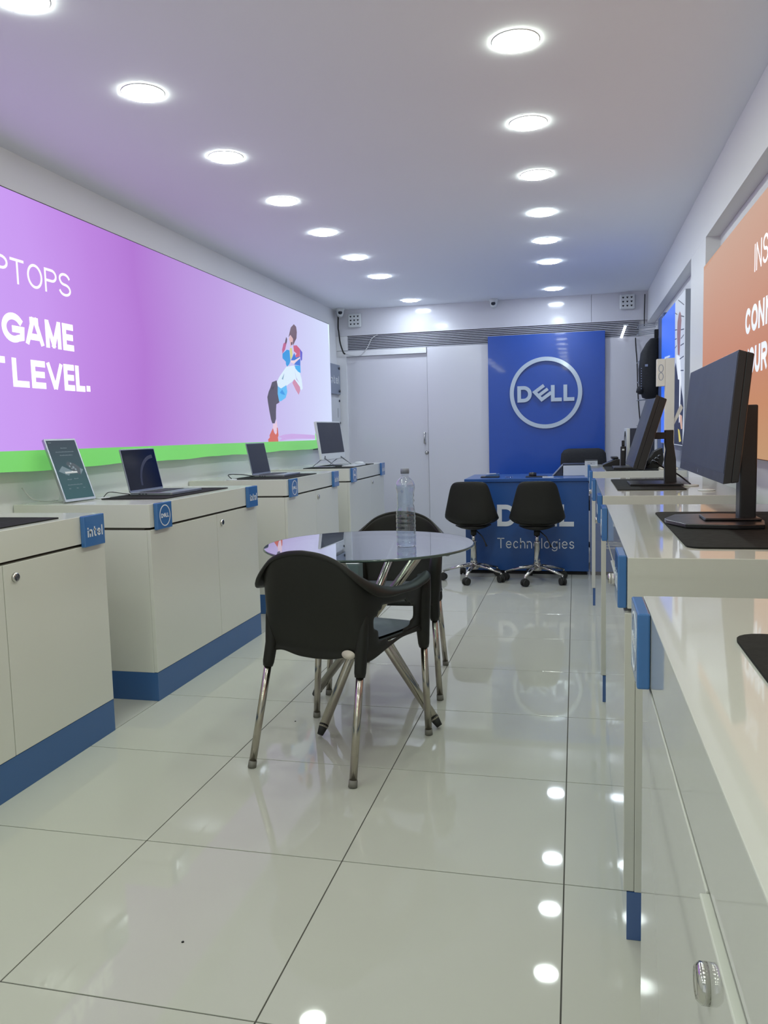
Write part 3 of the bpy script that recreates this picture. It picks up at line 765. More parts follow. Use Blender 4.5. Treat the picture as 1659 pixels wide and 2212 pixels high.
# digital info screen (portrait) leaning back
t = thing('info_screen', 'portrait tablet-like info screen with teal picture, leaning back on second left counter', 'screen', (-2.290, 3.225, TOPZ + .0062), math.radians(-7))
M = Matrix.Rotation(math.radians(-20), 4, 'Y')
Wf, Hf = .205, .312
MB().prism(round_rect(0, Wf, 0, Hf, .006), -.014, 0, 'x', M=M).build('frame', ALU, t, bevel=.001)
scm = ramp_mat('teal_screen', [(0, (62, 108, 116)), (.10, (66, 104, 112)), (.2, (70, 92, 104)), (.3, (68, 80, 96))], 'z', 0, .31, .62)
MB().box(0, .0008, .009, Wf - .009, .012, Hf - .009, M=M).build('screen', scm, t)
def flatmb(T, polys):
    mb = MB()
    for p in polys: mb.add([T(a, b, 0) for a, b in p], [tuple(range(len(p)))])
    return mb
T = lambda x, y, z: M @ Vector((.0012 + z, x, y))
flatmb(T, [[(.055, .175), (.022, .150), (.078, .126), (.108, .150)], [(.165, .160), (.185, .152), (.158, .128)]]).build('picture_light', glow('pic_light', (140, 170, 182), .4), t, fixn=False)
flatmb(T, [[(.10, .195), (.14, .185), (.168, .160), (.155, .125), (.11, .15), (.085, .185)]]).build('picture_dark', glow('pic_dark', (50, 66, 78), .6), t, fixn=False)
dots = MB()
for (a, b, r_) in ((.115, .185, .005), (.103, .172, .005), (.125, .165, .007), (.135, .155, .006), (.113, .160, .004)):
    dots.add([T(a + r_ * math.cos(q * PI / 4), b + r_ * math.sin(q * PI / 4), .0003) for q in range(8)], [tuple(range(8))])
for (a, b, ln) in ((.018, .290, .022), (.085, .262, .042), (.045, .243, .12), (.065, .226, .09), (.06, .105, .03), (.105, .107, .03), (.05, .078, .10), (.05, .060, .02), (.10, .060, .02), (.145, .060, .02)):
    for k in range(max(1, int(ln / .007))):
        dots.add([T(a + k * .007, b, .0003), T(a + k * .007 + .0045, b, .0003), T(a + k * .007 + .0045, b + .003 + .002 * (k % 3 == 0), .0003), T(a + k * .007, b + .003, .0003)], [(0, 1, 2, 3)])
dots.build('screen_text', glow('dim_text', (140, 160, 170), .5), t, fixn=False)
MB().prism([(-.012, 0), (-.10, 0), (-.045, .13), (-.05, .14)], .06, .14, 'y').build('rear_stand', WDEV, t)

def disc(x, y, z, label, r=.035):
    tag(MB().lathe([(r, 0), (r, .003), (r * .96, .005), (0.0, .006)], 24, c=(x, y, z)).build('security_puck', WDEV), label, 'puck')
disc(-2.275, 3.50, TOPZ + .0005, 'flat white round puck beside the info screen on second left counter')
cable('cable', [(-2.27, 3.50, TOPZ + .008), (-2.26, 3.53, TOPZ + .028), (-2.22, 3.56, TOPZ + .022), (-2.19, 3.605, TOPZ + .012)], .002, CABLEB, 'thin black cable between white puck and silver laptop')
disc(-2.24, 4.95, TOPZ + .0005, 'flat white round puck at the near end of third left counter')
cable('cable', [(-2.24, 4.95, TOPZ + .008), (-2.27, 4.97, TOPZ + .034), (-2.22, 5.06, TOPZ + .03), (-2.17, 5.17, TOPZ + .012)], .003, CABLEB, 'black looped cable beside the laptop on third left counter')
cable('cable', [(-2.50, 3.20, .97), (-2.48, 3.24, .915), (-2.45, 3.30, .899), (-2.40, 3.36, .899)], .003, CABLEW, 'white cable behind the info screen on second left counter')
cable('cable', [(-2.515, 4.42, 1.05), (-2.515, 4.43, .97), (-2.505, 4.425, .90)], .0025, CABLEW, 'thin white cable on the wall below the green strip, beside second counter')
cable('cable', [(-2.515, 6.06, 1.05), (-2.515, 6.07, .98), (-2.505, 6.06, .90)], .0025, CABLEW, 'thin white cable on the wall below the green strip, beside third counter')

# white all-in-one computer on an A-frame stand
t = thing('desktop_computer', 'white all-in-one computer on A-frame legs, farthest left counter', 'computer', (-2.10, 6.50, MZ), math.radians(-4))
M = Matrix.Translation((0, 0, .065)) @ Matrix.Rotation(math.radians(-8), 4, 'Y')
Wa, Ha = .58, .335
MB().prism(round_rect(0, Wa, 0, Ha, .008), -.022, 0, 'x', M=M).build('casing', WDEV, t, bevel=.002)
MB().box(0, .001, .012, Wa - .012, .055, Ha - .010, M=M).build('screen', SCR, t)
MB().box(0, .0012, .07, .085, .018, .034, M=M).build('badge', mat('black_print', (20, 30, 20)), t)
for yy in (.06, .46):
    lg = MB()
    lg.tube([(-.01, yy, .085), (.11, yy - .02, .006), (-.11, yy - .02, .006), (-.01, yy, .085)], .006, 8)
    lg.build('leg', ALU, t)
desk_mat(-2.26, -1.845, 6.44, 7.30, 'black desk mat under the white all-in-one computer')
k = thing('keyboard', 'thin white keyboard below the all-in-one computer', 'keyboard', (-1.965, 6.62, MZ), 0)
MB().prism(round_rect(0, .115, 0, .38, .006), .0005, .010, 'z').build('base', WDEV, k, bevel=.001)
kk = MB()
for i in range(5):
    for j in range(16): kk.box(.008 + i * .021, .025 + i * .021, .008 + j * .0228, .027 + j * .0228, .010, .012)
kk.build('keys', WDEV, k)['kind'] = 'stuff'
m_ = thing('computer_mouse', 'small white mouse beside the white keyboard', 'mouse', (-1.93, 7.08, MZ), 0)
MB().lathe([(.030, .001), (.033, .008), (.030, .018), (.020, .026), (.0, .029)], 18).build('shell', WDEV, m_).scale = (1.5, .95, 1)

# ================================================================== DEVICES (RIGHT)
desk_mat(.207, .66, .52, 1.142, 'black desk mat on nearest right counter, cut by the picture edge', r=.035)
desk_mat(.255, .66, 1.955, 2.765, 'black desk mat under the large monitor, second right counter', r=.035)
desk_mat(.188, .485, 3.755, 4.52, 'black desk mat under the tilted monitor, third right counter')
desk_mat(.20, .53, 5.46, 6.02, 'black desk mat on farthest right counter')
def monitor(loc, W_, H_, tilt, zc, post_x, post_h, base, label, D=.042, curve=0.0, ndiv=12, post_w=.036, back=.0, y_shift=0.0, yaw=0.0):
    """faces -x. origin = foot of the post. local: x towards the wall."""
    t = thing('monitor', label, 'monitor', loc, yaw)
    M = Matrix.Translation((-post_x, y_shift, zc)) @ Matrix.Rotation(math.radians(tilt), 4, 'Y')
    # body as a (possibly curved) slab
    def slab(x0, x1, hw, z0, z1, M):
        vs = []; fs = []
        n = ndiv
        for i in range(n + 1):
            y = -hw + 2 * hw * i / n
            c = -curve * (y / (W_ / 2)) ** 2
            for (x, z) in ((x0, z0), (x0, z1), (x1, z1 - (.004 if x1 > .01 else 0)), (x1, z0 + (.004 if x1 > .01 else 0))):
                vs.append(M @ Vector((x + c, y, z)))
        for i in range(n):
            for k in range(4):
                a = i * 4 + k; b = i * 4 + (k + 1) % 4
                fs.append((a, b, b + 4, a + 4))
        fs += [(0, 1, 2, 3), (4 * n + 3, 4 * n + 2, 4 * n + 1, 4 * n)]
        mb = MB(); mb.add(vs, fs); return mb
    casing = slab(0, .018, W_ / 2, -H_ / 2, H_ / 2, M).build('casing', ELEC, t, bevel=.001)
    slab(.018, D, W_ / 2 - .002, -H_ / 2 + .003, H_ / 2 - .003, M).build('back_shell', ELEC, t, bevel=.003)
    slab(-.0008, .0, W_ / 2 - .006, -H_ / 2 + .026, H_ / 2 - .006, M).build('screen', SCR, t)
    mk = MB()
    T = lambda x, y, z: M @ Vector((-.001 - z, -x, y))
    glyph(mk, 'A', -.006, .006, -H_ / 2 + .007, -H_ / 2 + .018, .002, .0004, T)
    mk.build('emblem', STEEL, t)
    # arm
    az = zc
    p0 = M @ Vector((D, 0, 0))
    arm = MB().box(p0.x - .012, .0, -.025, .025, p0.z - .016, p0.z + .016)
    arm.build('arm', ELEC, t, bevel=.003)
    return t
def post_a(t, h, w=.040, d=.044):
    prof = [(-.004, 0), (.052, 0), (.048, .12), (.036, .20), (.036, h), (-.004, h), (-.004, .20), (.002, .165), (-.004, .12)]
    MB().prism(prof, -w / 2, w / 2, 'y').build('post', ELEC, t, bevel=.003)
# large monitor, second counter
t = monitor((.455, 2.44, MZ), .83, .325, 5.5, 1.196 - MZ, .088, .33, None, 'large wide black-framed monitor facing the aisle, second right counter', D=.036, y_shift=.06, ndiv=12, curve=-.0)
MB().box(-.004, .040, -.030, .030, .012, .335).build('post', ELEC, t, bevel=.004)
MB().prism([(-.20, -.02), (-.16, -.13), (-.03, -.155), (.04, -.14), (.06, -.04), (.06, .04), (.04, .14), (-.03, .155), (-.16, .13), (-.20, .02)], 0.0006, .012, 'z').build('base', ELEC, t, bevel=.002)
MB().prism([(-.10, -.06), (.05, -.06), (.05, .06), (-.10, .06)], .012, .020, 'z').build('base_cover', ELEC, t, bevel=.004)
# tilted monitor, third counter
t = monitor((.425, 4.09, MZ), .57, .36, 17, 1.148 - MZ, .092, .27, None, 'tilted black monitor facing the aisle, third right counter', D=.05, y_shift=.13, curve=.018, ndiv=16)
post_a(t, .262)
MB().box(-.17, .07, -.13, .12, .0006, .010).build('base', ELEC, t, bevel=.002)
cable('cable', [(.395, 4.235, 1.00), (.43, 4.20, .972), (.485, 4.17, .945), (.525, 4.10, .912), (.535, 4.04, .900)], .004, CABLEB, 'black monitor cable running down behind the tilted monitor')
disc(.535, 4.02, TOPZ + .0005, 'flat white puck behind the tilted monitor, at the black cable end', .036)
disc(.56, 3.72, TOPZ + .0005, 'flat white puck alone on third right counter', .036)
disc(.66, 2.35, TOPZ + .0045 + .0005, 'grey puck at the right end of the mat under the large monitor', .030)
cable('cable', [(.62, 2.36, TOPZ + .012), (.60, 2.40, TOPZ + .028), (.57, 2.36, TOPZ + .02), (.55, 2.28, TOPZ + .010), (.62, 2.22, TOPZ + .009)], .005, CABLEB, 'black cable lying on the mat behind the large monitor stand')

# things on the farthest right counter
t = thing('tower_computer', 'white-fronted black tower computer on farthest right counter', 'computer', (.375, 6.05, TOPZ + .001))
MB().box(.012, .18, 0, .33, .0, .275).build('case', mat('case_dark', (44, 50, 68), .35, noise=.04), t, bevel=.003)
fp = MB().box(-.012, .0115, .0, .33, .0, .275).build('front_panel', WDEV, t, bevel=.004)
mb = MB(); ring(mb, frame((-.012, .165, .14), (0, -1, 0), (0, 0, 1), (-1, 0, 0)), .085, .115, .003, 28); mb.build('intake_ring', BACK, fp)
t = thing('desk_phone', 'small black desk phone beside the white-fronted tower computer', 'phone', (.255, 6.02, TOPZ + .0005))
MB().prism([(-.06, 0), (.06, 0), (.06, .055), (.03, .055), (-.06, .015)], 0, .16, 'y').build('body', ELEC, t, bevel=.003)
MB().box(.0, .05, .01, .15, .056, .072).build('handset', ELEC, t, bevel=.006)
t = thing('upright_stick', 'slim black upright device standing before the tower computer', 'device', (.335, 6.0, TOPZ + .0005))
MB().box(-.018, .018, -.02, .02, 0, .15).build('body', ELEC, t, bevel=.008)
MB().box(-.010, .012, -.012, .012, .15, .19).build('head', ELEC, t, bevel=.004)
MB().box(-.008, .008, -.0212, -.020, .118, .130).build('mark', WDEV, t)
t = thing('small_laptop', 'dark laptop on mat, farthest right counter, behind the tilted monitor', 'laptop', (.33, 5.52, MZ))
MB().box(-.08, .12, 0, .30, .0005, .014).build('base', ELEC, t, bevel=.002)
MB().box(.12, .126, 0, .30, .012, .10).build('lid', ELEC, t, bevel=.001)

# tall cream product pylon with strut
t = thing('product_pylon', 'tall cream pylon with small boxed panel standing behind the tilted monitor', 'display stand', (.565, 5.55, TOPZ + .001))
MB().box(.008, .066, 0, .05, 0, .725).build('column', CREAM, t, bevel=.002)
hb = MB().box(-.045, .0075, .0, .05, .545, .722).build('box_head', CREAM, t, bevel=.003)
mb = MB(); Tn = frame((-.019, -.0002, .66), (1, 0, 0), (0, 0, 1), (0, -1, 0))
for dz in (.0, -.052):
    ribbon(mb, [(.014 * math.cos(a * PI / 10), dz + .024 * math.sin(a * PI / 10)) for a in range(20)] + ['c'], .004, .001, Tn)
mb.build('number_mark', FRAMEG, hb)
MB().prism([(.066, .29), (.066, .33), (.108, .425), (.121, .40)], .01, .04, 'y').build('strut', CREAM, t, bevel=.002)
MB().box(-.02, .09, -.03, .09, 0, .012).build('foot', CREAM, t, bevel=.002)
# dark box and cables at its foot
t = thing('cable_box', 'dark box with tangled cables behind the tilted monitor', 'box', (.50, 5.70, TOPZ + .001))
MB().prism([(-.03, 0), (.07, 0), (.085, .06), (.075, .14), (.02, .115), (-.02, .05)], 0, .12, 'y').build('body', CABLEB, t, bevel=.004)
for k in range(6):
    MB().tube([(-.02 + .012 * k, -.004, .02 + .01 * k), (.0 + .01 * k, -.012, .05 + .008 * k), (.04 + .004 * k, -.006, .03 + .012 * k)], .003, 6).build('cable_loop', [CABLEB, FRAMEG][k % 2], t)

# backpack hanging on the slotted rack
t = thing('backpack', 'black backpack hanging on the wire rack at the back right', 'backpack', (.655, 7.62, 1.42))
def blob(secs, n=20, e=.75):
    mb = MB(); vs = []
    for (z, cx, cy, a, b) in secs:
        for k in range(n):
            th = 2 * PI * k / n; c, s_ = math.cos(th), math.sin(th)
            vs.append((cx + a * math.copysign(abs(c) ** e, c), cy + b * math.copysign(abs(s_) ** e, s_), z))
    fs = [tuple(range(n - 1, -1, -1)), tuple(range((len(secs) - 1) * n, len(secs) * n))]
    for i in range(len(secs) - 1):
        for k in range(n): fs.append((i * n + k, i * n + (k + 1) % n, (i + 1) * n + (k + 1) % n, (i + 1) * n + k))
    mb.add(vs, fs, 0, True); return mb
blob([(0, .03, 0, .05, .08), (.02, .02, 0, .085, .13), (.12, 0, 0, .092, .15), (.28, -.005, 0, .094, .15), (.42, .005, 0, .085, .14), (.50, .025, 0, .06, .11), (.54, .035, 0, .035, .06)]).build('body', BFAB, t)
blob([(.05, -.075, -.02, .02, .05), (.07, -.085, -.02, .035, .09), (.11, -.08, -.02, .03, .09), (.13, -.07, -.02, .015, .06)]).build('front_pocket', BFAB, t)
MB().box(.035, .085, -.02, .02, .48, .62).build('strap', BFAB, t, bevel=.006)
MB().tube([(.06, -.02, .5), (.075, -.09, .56), (.075, -.13, .48), (.07, -.15, .3), (.05, -.148, .1)], .012, 8).build('strap', BFAB, t)
zp = MB()
for k in range(9): zp.box(-.088, -.082, -.152, -.148, .09 + k * .022, .098 + k * .022)
zp.build('zip_studs', STEEL, t)
MB().box(-.055, -.030, -.1535, -.1505, .285, .305).build('tag', STEEL, t)
# wire shelves rack behind it
t = thing('wire_rack', 'narrow wire display rack in the right back corner', 'rack', (0, 0, 0))
MB().box(.745, .772, 7.86, 7.90, .95, 2.16).build('upright', FRAMEG, t)
for z in (2.12, 2.06, 1.79, 1.60, 1.43, 1.19):
    sh = MB()
    for yy in (7.90, 8.04, 8.18): sh.tube([(.755, yy, z + .01), (.58, yy, z)], .0035, 6)
    sh.tube([(.582, 7.90, z), (.582, 8.18, z)], .0035, 6)
    sh.build('shelf', FRAMEG, t)
def small_box(x, y, z, w, d, h, label, m=None):
    return tag(MB().box(x, x + w, y, y + d, z, z + h).build('product_box', m or STEEL, bevel=.003), label, 'box')
small_box(.60, 7.95, 1.7985, .07, .12, .07, 'small grey product box on the upper rack shelf', FRAMEG)
small_box(.59, 7.94, 1.6085, .05, .12, .09, 'slim grey product box on the middle rack shelf', STEEL)
small_box(.62, 7.94, 1.2025, .05, .14, .11, 'slate product box on the lowest rack shelf', mat('slate_blue', (84, 104, 150)))

# ================================================================== BLUE DESK
t = thing('reception_desk', 'blue reception desk with white lettering in front of the blue wall panel', 'desk', (0, 0, 0))
MB().box(-.885, .104, 6.53, 7.20, .03, .758).build('body', BDESK, t, bevel=.002)
MB().box(-.86, .09, 6.55, 7.18, .0, .0295).build('plinth', BACK, t)
MB().box(-.889, .108, 6.518, 7.21, .759, .785).build('desk_top', BDESK, t, bevel=.002)
mb = MB(); T = frame((-.317, 6.53, .484), (1, 0, 0), (0, 0, 1), (0, -1, 0))
dell_word(mb, T, .178, .038, .003); mb.build('lettering', WTXT, t, label='large white letters DELL')
mb = MB(); T = frame((-.624, 6.53, .214), (1, 0, 0), (0, 0, 1), (0, -1, 0))
word(mb, 'Technologies', T, 0, .614, .085, .0078, .003, gaps=.16); mb.build('lettering', WTXT, t, label='thin white letters Technologies')
DZ = .7855
t = thing('card_reader', 'flat black tray with papers on the left end of the blue desk', 'tray', (-.70, 6.74, DZ), .05)
MB().box(-.075, .08, -.06, .08, 0, .010).build('tray', ELEC, t, bevel=.002)
MB().prism([(-.04, .01), (.075, .01), (.078, .03), (-.03, .018)], -.04, .06, 'y').build('pad', KICK, t, bevel=.001)
MB().box(-.03, .05, -.03, .04, .0295, .0315, M=Matrix.Rotation(.0, 4, 'Y')).build('paper', WDEV, t)
t = thing('tape_roll', 'small clear tape roll on the blue desk between the two task chairs', 'tape', (-.53, 6.60, DZ))
MB().lathe([(.028, 0), (.032, .002), (.032, .014), (.028, .016), (.022, .014), (.022, .002)], 24).build('roll', ACRY, t)
t = thing('stamp_pad', 'round black stamp box on a dark pad on the blue desk', 'stationery', (-.345, 6.72, DZ))
MB().box(-.055, .12, -.06, .06, 0, .008).build('pad', ELEC, t, bevel=.002)
MB().lathe([(.030, .009), (.032, .014), (.030, .036), (.0, .040)], 20).build('box', ELEC, t)
tag(MB().box(-.26, -.17, 6.57, 6.62, DZ + .0003, DZ + .008).build('white_card_case', WDEV, bevel=.002), 'small white card case lying near the front edge of blue desk', 'stationery')
t = thing('desk_organiser', 'low white box with dark sloping glass top on the blue desk', 'desk box', (0, 6.84, DZ))
MB().box(-.098, .088, 0, .20, 0, .085).build('body', WDEV, t, bevel=.002)
MB().prism([(-.192, .0), (-.180, .0), (-.099, .088), (-.103, .096)], 0, .20, 'y').build('slope', FRAMEG, t, bevel=.001)
MB().prism([(-.178, .0), (-.104, .0), (-.104, .082)], .01, .20, 'y').build('side_screen', mat('case_dark'), t)
MB().box(-.102, .088, 0, .20, .0855, .098).build('glass_top', mat('case_dark'), t, bevel=.001)
t = thing('tent_card', 'upright white notice card holder at the right end of the blue desk', 'card holder', (.075, 6.66, DZ))
MB().box(-.0, .10, 0, .008, 0, .135).build('card', WDEV, t)
cardp = MB(); cardp.box(.0, .10, -.0006, .0, .128, .134)
cardp.build('header', ELEC, t)
cp2 = MB()
for k in range(5): cp2.box(.02, .08, -.0006, 0, .112 - k * .012, .114 - k * .012)
cp2.box(.045, .055, -.0007, 0, .104, .108)
cp2.build('print', mat('grey_print', (110, 112, 120)), t)
MB().box(-.002, .030, -.010, .02, 0, .003).build('foot', ACRY, t)

# executive chair behind the desk
t = thing('executive_chair', 'black high-backed office chair behind the blue desk', 'chair', (.075, 7.72, 0), PI)
blob([(.66, 0, -.05, .17, .035), (.70, 0, -.05, .205, .045), (.86, 0, -.055, .212, .05), (.94, 0, -.06, .205, .045), (.975, 0, -.062, .18, .035), (.988, 0, -.063, .14, .02)], 24, .55).build('backrest', BFAB, t)
MB().prism(round_rect(-.24, .24, -.06, .40, .08), .44, .54, 'z').build('seat', BFAB, t, bevel=.02)
MB().box(-.03, .03, -.10, -.06, .40, .72).build('back_bar', ELEC, t, bevel=.005)
MB().tube([(0, .17, .10), (0, .17, .44)], .028, 14).build('post', CHROME, t)
for k in range(5):
    a = 2 * PI * k / 5 + .3
    MB().tube([(0, .17, .11), (.25 * math.cos(a), .17 + .25 * math.sin(a), .075)], [.026, .016], 8).build('star_arm', ELEC, t)
    MB().tube([(.25 * math.cos(a) - .012, .17 + .25 * math.sin(a), .03), (.25 * math.cos(a) + .012, .17 + .25 * math.sin(a), .03)], .03, 14).build('caster', RUBBER, t)

# ================================================================== TASK CHAIRS
def task_chair(loc, rz, star, label):
    t = thing('task_chair', label, 'chair', (loc[0], loc[1], 0), rz, 'black task chairs in front of the blue desk')
    # shell: U-shaped tub. rows from the top of the back down and under, then the seat forward
    rows = [  # (z, y_mid, halfwidth, wrap depth at the side)
        (.790, -.165, .085, .010), (.786, -.170, .118, .014), (.765, -.172, .142, .022), (.70, -.172, .158, .034), (.62, -.172, .178, .050), (.55, -.175, .198, .075),
        (.505, -.175, .212, .11), (.475, -.160, .205, .14), (.452, -.125, .185, .13)]
    mb = MB(); vs = []; n = 16
    for (z, y, hw, dp) in rows:
        for i in range(n + 1):
            u = -1 + 2 * i / n
            zz = z - (.006 * u * u if z > .75 else 0) + (.03 * u * u if z < .49 else 0)
            vs.append((hw * math.sin(u * PI / 2) , y + dp * abs(u) ** 2.2, zz))
    fs = []
    for r in range(len(rows) - 1):
        for i in range(n):
            a = r * (n + 1) + i
            fs.append((a, a + 1, a + n + 2, a + n + 1))
    mb.add(vs, fs, 0, True)
    mb.build('backrest', BPLAS, t, solid=.014, subsurf=1)
    sm = MB(); vs = []; fs = []
    m_ = 10
    for j in range(m_ + 1):
        v = j / m_
        y = -.135 + v * .385
        hw = .178 * (1 - .25 * max(0, v - .75) / .25 * .8)
        for i in range(n + 1):
            u = -1 + 2 * i / n
            vs.append((hw * u, y, .450 + .045 * abs(u) ** 3 + (.012 * math.sin(v * PI) * -1) - .02 * max(0, v - .8) / .2))
    for j in range(m_):
        for i in range(n):
            a = j * (n + 1) + i
            fs.append((a, a + 1, a + n + 2, a + n + 1))
    sm.add(vs, fs, 0, True)
    sm.build('seat', BPLAS, t, solid=.016, subsurf=1)
    blob([(.405, 0, 0, .05, .06), (.42, 0, 0, .10, .12), (.438, 0, 0, .14, .15)], 18, .8).build('underframe', BPLAS, t)
    MB().lathe([(.024, .36), (.024, .405)], 16).build('collar', BPLAS, t)
    MB().lathe([(.014, .30), (.014, .365)], 16).build('piston', CHROME, t)
    MB().lathe([(.030, .125), (.026, .16), (.021, .30), (.025, .302), (.025, .312), (.014, .314)], 20).build('column', CHROME, t)
    MB().tube([(.02, .0, .395), (.07, -.01, .35), (.095, -.015, .30), (.105, -.016, .270)], [.005, .005, .005, .010], 8).build('lever', ELEC, t)
    MB().lathe([(.034, .085), (.040, .10), (.040, .128), (.030, .135)], 20).build('hub', CHROME, t)
    R = .245
    for k in range(5):
        a = star + 2 * PI * k / 5 - rz
        c, s_ = math.cos(a), math.sin(a)
        pts = [(.03 * c, .03 * s_, .118), (.12 * c, .12 * s_, .108), (R * c, R * s_, .075)]
        arm = MB().tube(pts, [.024, .019, .012], 10, flat=.62).build('star_arm', CHROME, t)
        MB().tube([(R * c, R * s_, .077), (R * c, R * s_, .052)], .007, 8).build('stem', CHROME, arm)
        off = a + 1.1
        dx, dy = math.cos(off), math.sin(off)
        cx, cy = R * c, R * s_
        w = MB()
        w.tube([(cx - dx * .022, cy - dy * .022, .029), (cx - dx * .006, cy - dy * .006, .029)], .0275, 16)
        w.tube([(cx + dx * .006, cy + dy * .006, .029), (cx + dx * .022, cy + dy * .022, .029)], .0275, 16)
        w.tube([(cx - dx * .007, cy - dy * .007, .036), (cx + dx * .007, cy + dy * .007, .036)], .026, 14)
        w.build('caster', RUBBER, t)
    return t
task_chair((-.785, 6.255), math.radians(-3), math.radians(-97), 'black task chair with chrome star base, left of the two at the blue desk')
task_chair((-.290, 6.235), math.radians(4), math.radians(-109), 'black task chair with chrome star base, right of the two at the blue desk')

# ================================================================== ARMCHAIRS
def lerp_path(P, t):
    n = len(P) - 1
    x = min(max(t, 0), 1) * n
    i = min(int(x), n - 1); f = x - i
    p0 = Vector(P[max(0, i - 1)]); p1 = Vector(P[i]); p2 = Vector(P[i + 1]); p3 = Vector(P[min(n, i + 2)])
    return .5 * ((2 * p1) + (-p0 + p2) * f + (2 * p0 - 5 * p1 + 4 * p2 - p3) * f * f + (-p0 + 3 * p1 - 3 * p2 + p3) * f ** 3)
RIMP = [(0, -.275, .785), (.07, -.272, .777), (.135, -.262, .752), (.180, -.235, .712), (.210, -.190, .676), (.227, -.12, .648), (.238, -.03, .634), (.245, .07, .634), (.252, .20, .655)]
LOWP = [(0, -.206, .435), (.07, -.206, .435), (.14, -.206, .435), (.180, -.204, .435), (.202, -.178, .437), (.212, -.08, .440), (.218, .02, .445), (.223, .12, .450), (.226, .205, .452)]
APRP = [(0, -.213, .397), (.07, -.213, .401), (.135, -.212, .416), (.180, -.212, .408), (.210, -.192, .405), (.220, -.09, .422), (.226, .02, .437), (.230, .12, .432), (.233, .215, .425)]
def armchair(loc, rz, label, lean=0.0):
    t = thing('armchair', label, 'chair', (loc[0], loc[1], 0), rz, 'black plastic armchairs at the glass table')
    nu, nv = 28, 10
    mb = MB(); idx = {}
    def P(u, v):
        s_ = 1 if u >= 0 else -1
        a = lerp_path(LOWP, abs(u)); b = lerp_path(RIMP, abs(u))
        p = a.lerp(b, v)
        # belly of the back
        bulge = .030 * math.sin(v * PI) * max(0, 1 - abs(u) * 1.6)
        p.y -= bulge * .6
        # side panels pinch in towards the front post
        return Vector((s_ * p.x, p.y, p.z))
    for i in range(2 * nu + 1):
        uu = -1 + i / nu; q_ = lerp_path(APRP, abs(uu)); q2 = lerp_path(LOWP, abs(uu))
        idx[(i, -2)] = len(mb.v); mb.v.append((math.copysign(q_.x, uu), q_.y, q_.z))
        q_ = q_.lerp(q2, .5); idx[(i, -1)] = len(mb.v); mb.v.append((math.copysign(q_.x, uu), q_.y, q_.z))
        for j in range(nv + 1):
            idx[(i, j)] = len(mb.v); mb.v.append(tuple(P(-1 + i / nu, j / nv)))
    for i in range(2 * nu):
        um = abs(-1 + (i + .5) / nu)
        for j in range(-2, nv):
            vm = (j + .5) / nv
            # opening under the arm: rounded window
            q = ((um - .72) / .175) ** 2 + ((vm - .38) / .36) ** 2
            if q < 1 and j >= 0: continue
            mb.f.append([idx[(i, j)], idx[(i + 1, j)], idx[(i + 1, j + 1)], idx[(i, j + 1)]]); mb.mi.append(0); mb.sm.append(True)
    # rolled rim
    shell = mb.build('shell', BPLAS, t, solid=.010, subsurf=1)
    fl_ = MB(); nn = 60
    cs = []
    for i in range(nn + 1):
        u = -1 + 2 * i / nn
        q0 = lerp_path(RIMP, max(0, abs(u) - .01)); q1 = lerp_path(RIMP, min(1, abs(u) + .01)); p = lerp_path(RIMP, abs(u))
        s_ = 1 if u >= 0 else -1
        d = q1 - q0; nrm = Vector((d.y * -1, d.x, 0)); nrm = Vector((-d.y, d.x, 0)) * -1
        if nrm.length < 1e-6: nrm = Vector((0, -1, 0))
        nrm.normalize()
        w = .006 + .036 * min(1, max(0, (abs(u) - .22) / .28)) ** 1.3
        if abs(u) > .93: w *= max(.25, 1 - ((abs(u) - .93) / .07) ** 2 * .75)
        th = .007; dk = 1 - .75 * min(1, max(0, (abs(u) - .50) / .22))
        pr = [(-.005, -th), (-.004, th), (w * .45, th), (w * .9, -w * .30 * dk), (w * 1.10, -w * .80 * dk), (w * .98, -th - w * .98 * dk), (w * .55, -th - w * .80 * dk)]
        cs.append([Vector((s_ * (p.x + nrm.x * a_), p.y + nrm.y * a_, p.z + b_)) for a_, b_ in pr])
    m7 = len(cs[0])
    for c_ in cs: fl_.v += [tuple(v) for v in c_]
    for i in range(nn):
        for j in range(m7):
            fl_.f.append([i * m7 + j, i * m7 + (j + 1) % m7, (i + 1) * m7 + (j + 1) % m7, (i + 1) * m7 + j]); fl_.mi.append(0); fl_.sm.append(True)
    fl_.f.append(list(range(m7))); fl_.mi.append(0); fl_.sm.append(False)
    fl_.f.append([nn * m7 + j for j in range(m7)]); fl_.mi.append(0); fl_.sm.append(False)
    fl_.build('armrest_rim', BPLAS, t, subsurf=1)
    # seat
    st = MB(); m_ = 12; n = 14
    for j in range(m_ + 1):
        v = j / m_; y = -.195 + v * .435
        hw = .182 + .050 * min(1, v * 1.6)
        for i in range(n + 1):
            u = -1 + 2 * i / n
            z = .448 - .022 * (1 - u * u) * math.sin(min(1, v * 1.1) * PI) - .02 * max(0, (v - .85) / .15) ** 2
            st.v.append((hw * u, y + .02 * (1 - u * u) * (v > .5) * (v - .5), z))
    for j in range(m_):
        for i in range(n):
            a = j * (n + 1) + i
            st.f.append([a, a + 1, a + n + 2, a + n + 1]); st.mi.append(0); st.sm.append(True)
    st.build('seat', BPLAS, t, solid=.008)
    pad = MB()
    for j in range(m_ + 1):
        v = j / m_; y = -.17 + v * .38
        hw = .152 + .052 * min(1, v * 1.6)
        for i in range(n + 1):
            u = -1 + 2 * i / n
            z = .4545 - .022 * (1 - u * u) * math.sin(min(1, v * 1.1) * PI)
            pad.v.append((hw * u, y, z))
    for j in range(m_):
        for i in range(n):
            a = j * (n + 1) + i
            pad.f.append([a, a + 1, a + n + 2, a + n + 1]); pad.mi.append(0); pad.sm.append(True)
    pad.build('seat_pad', BSEAT, t, label='smooth grey seat surface', fixn=True)
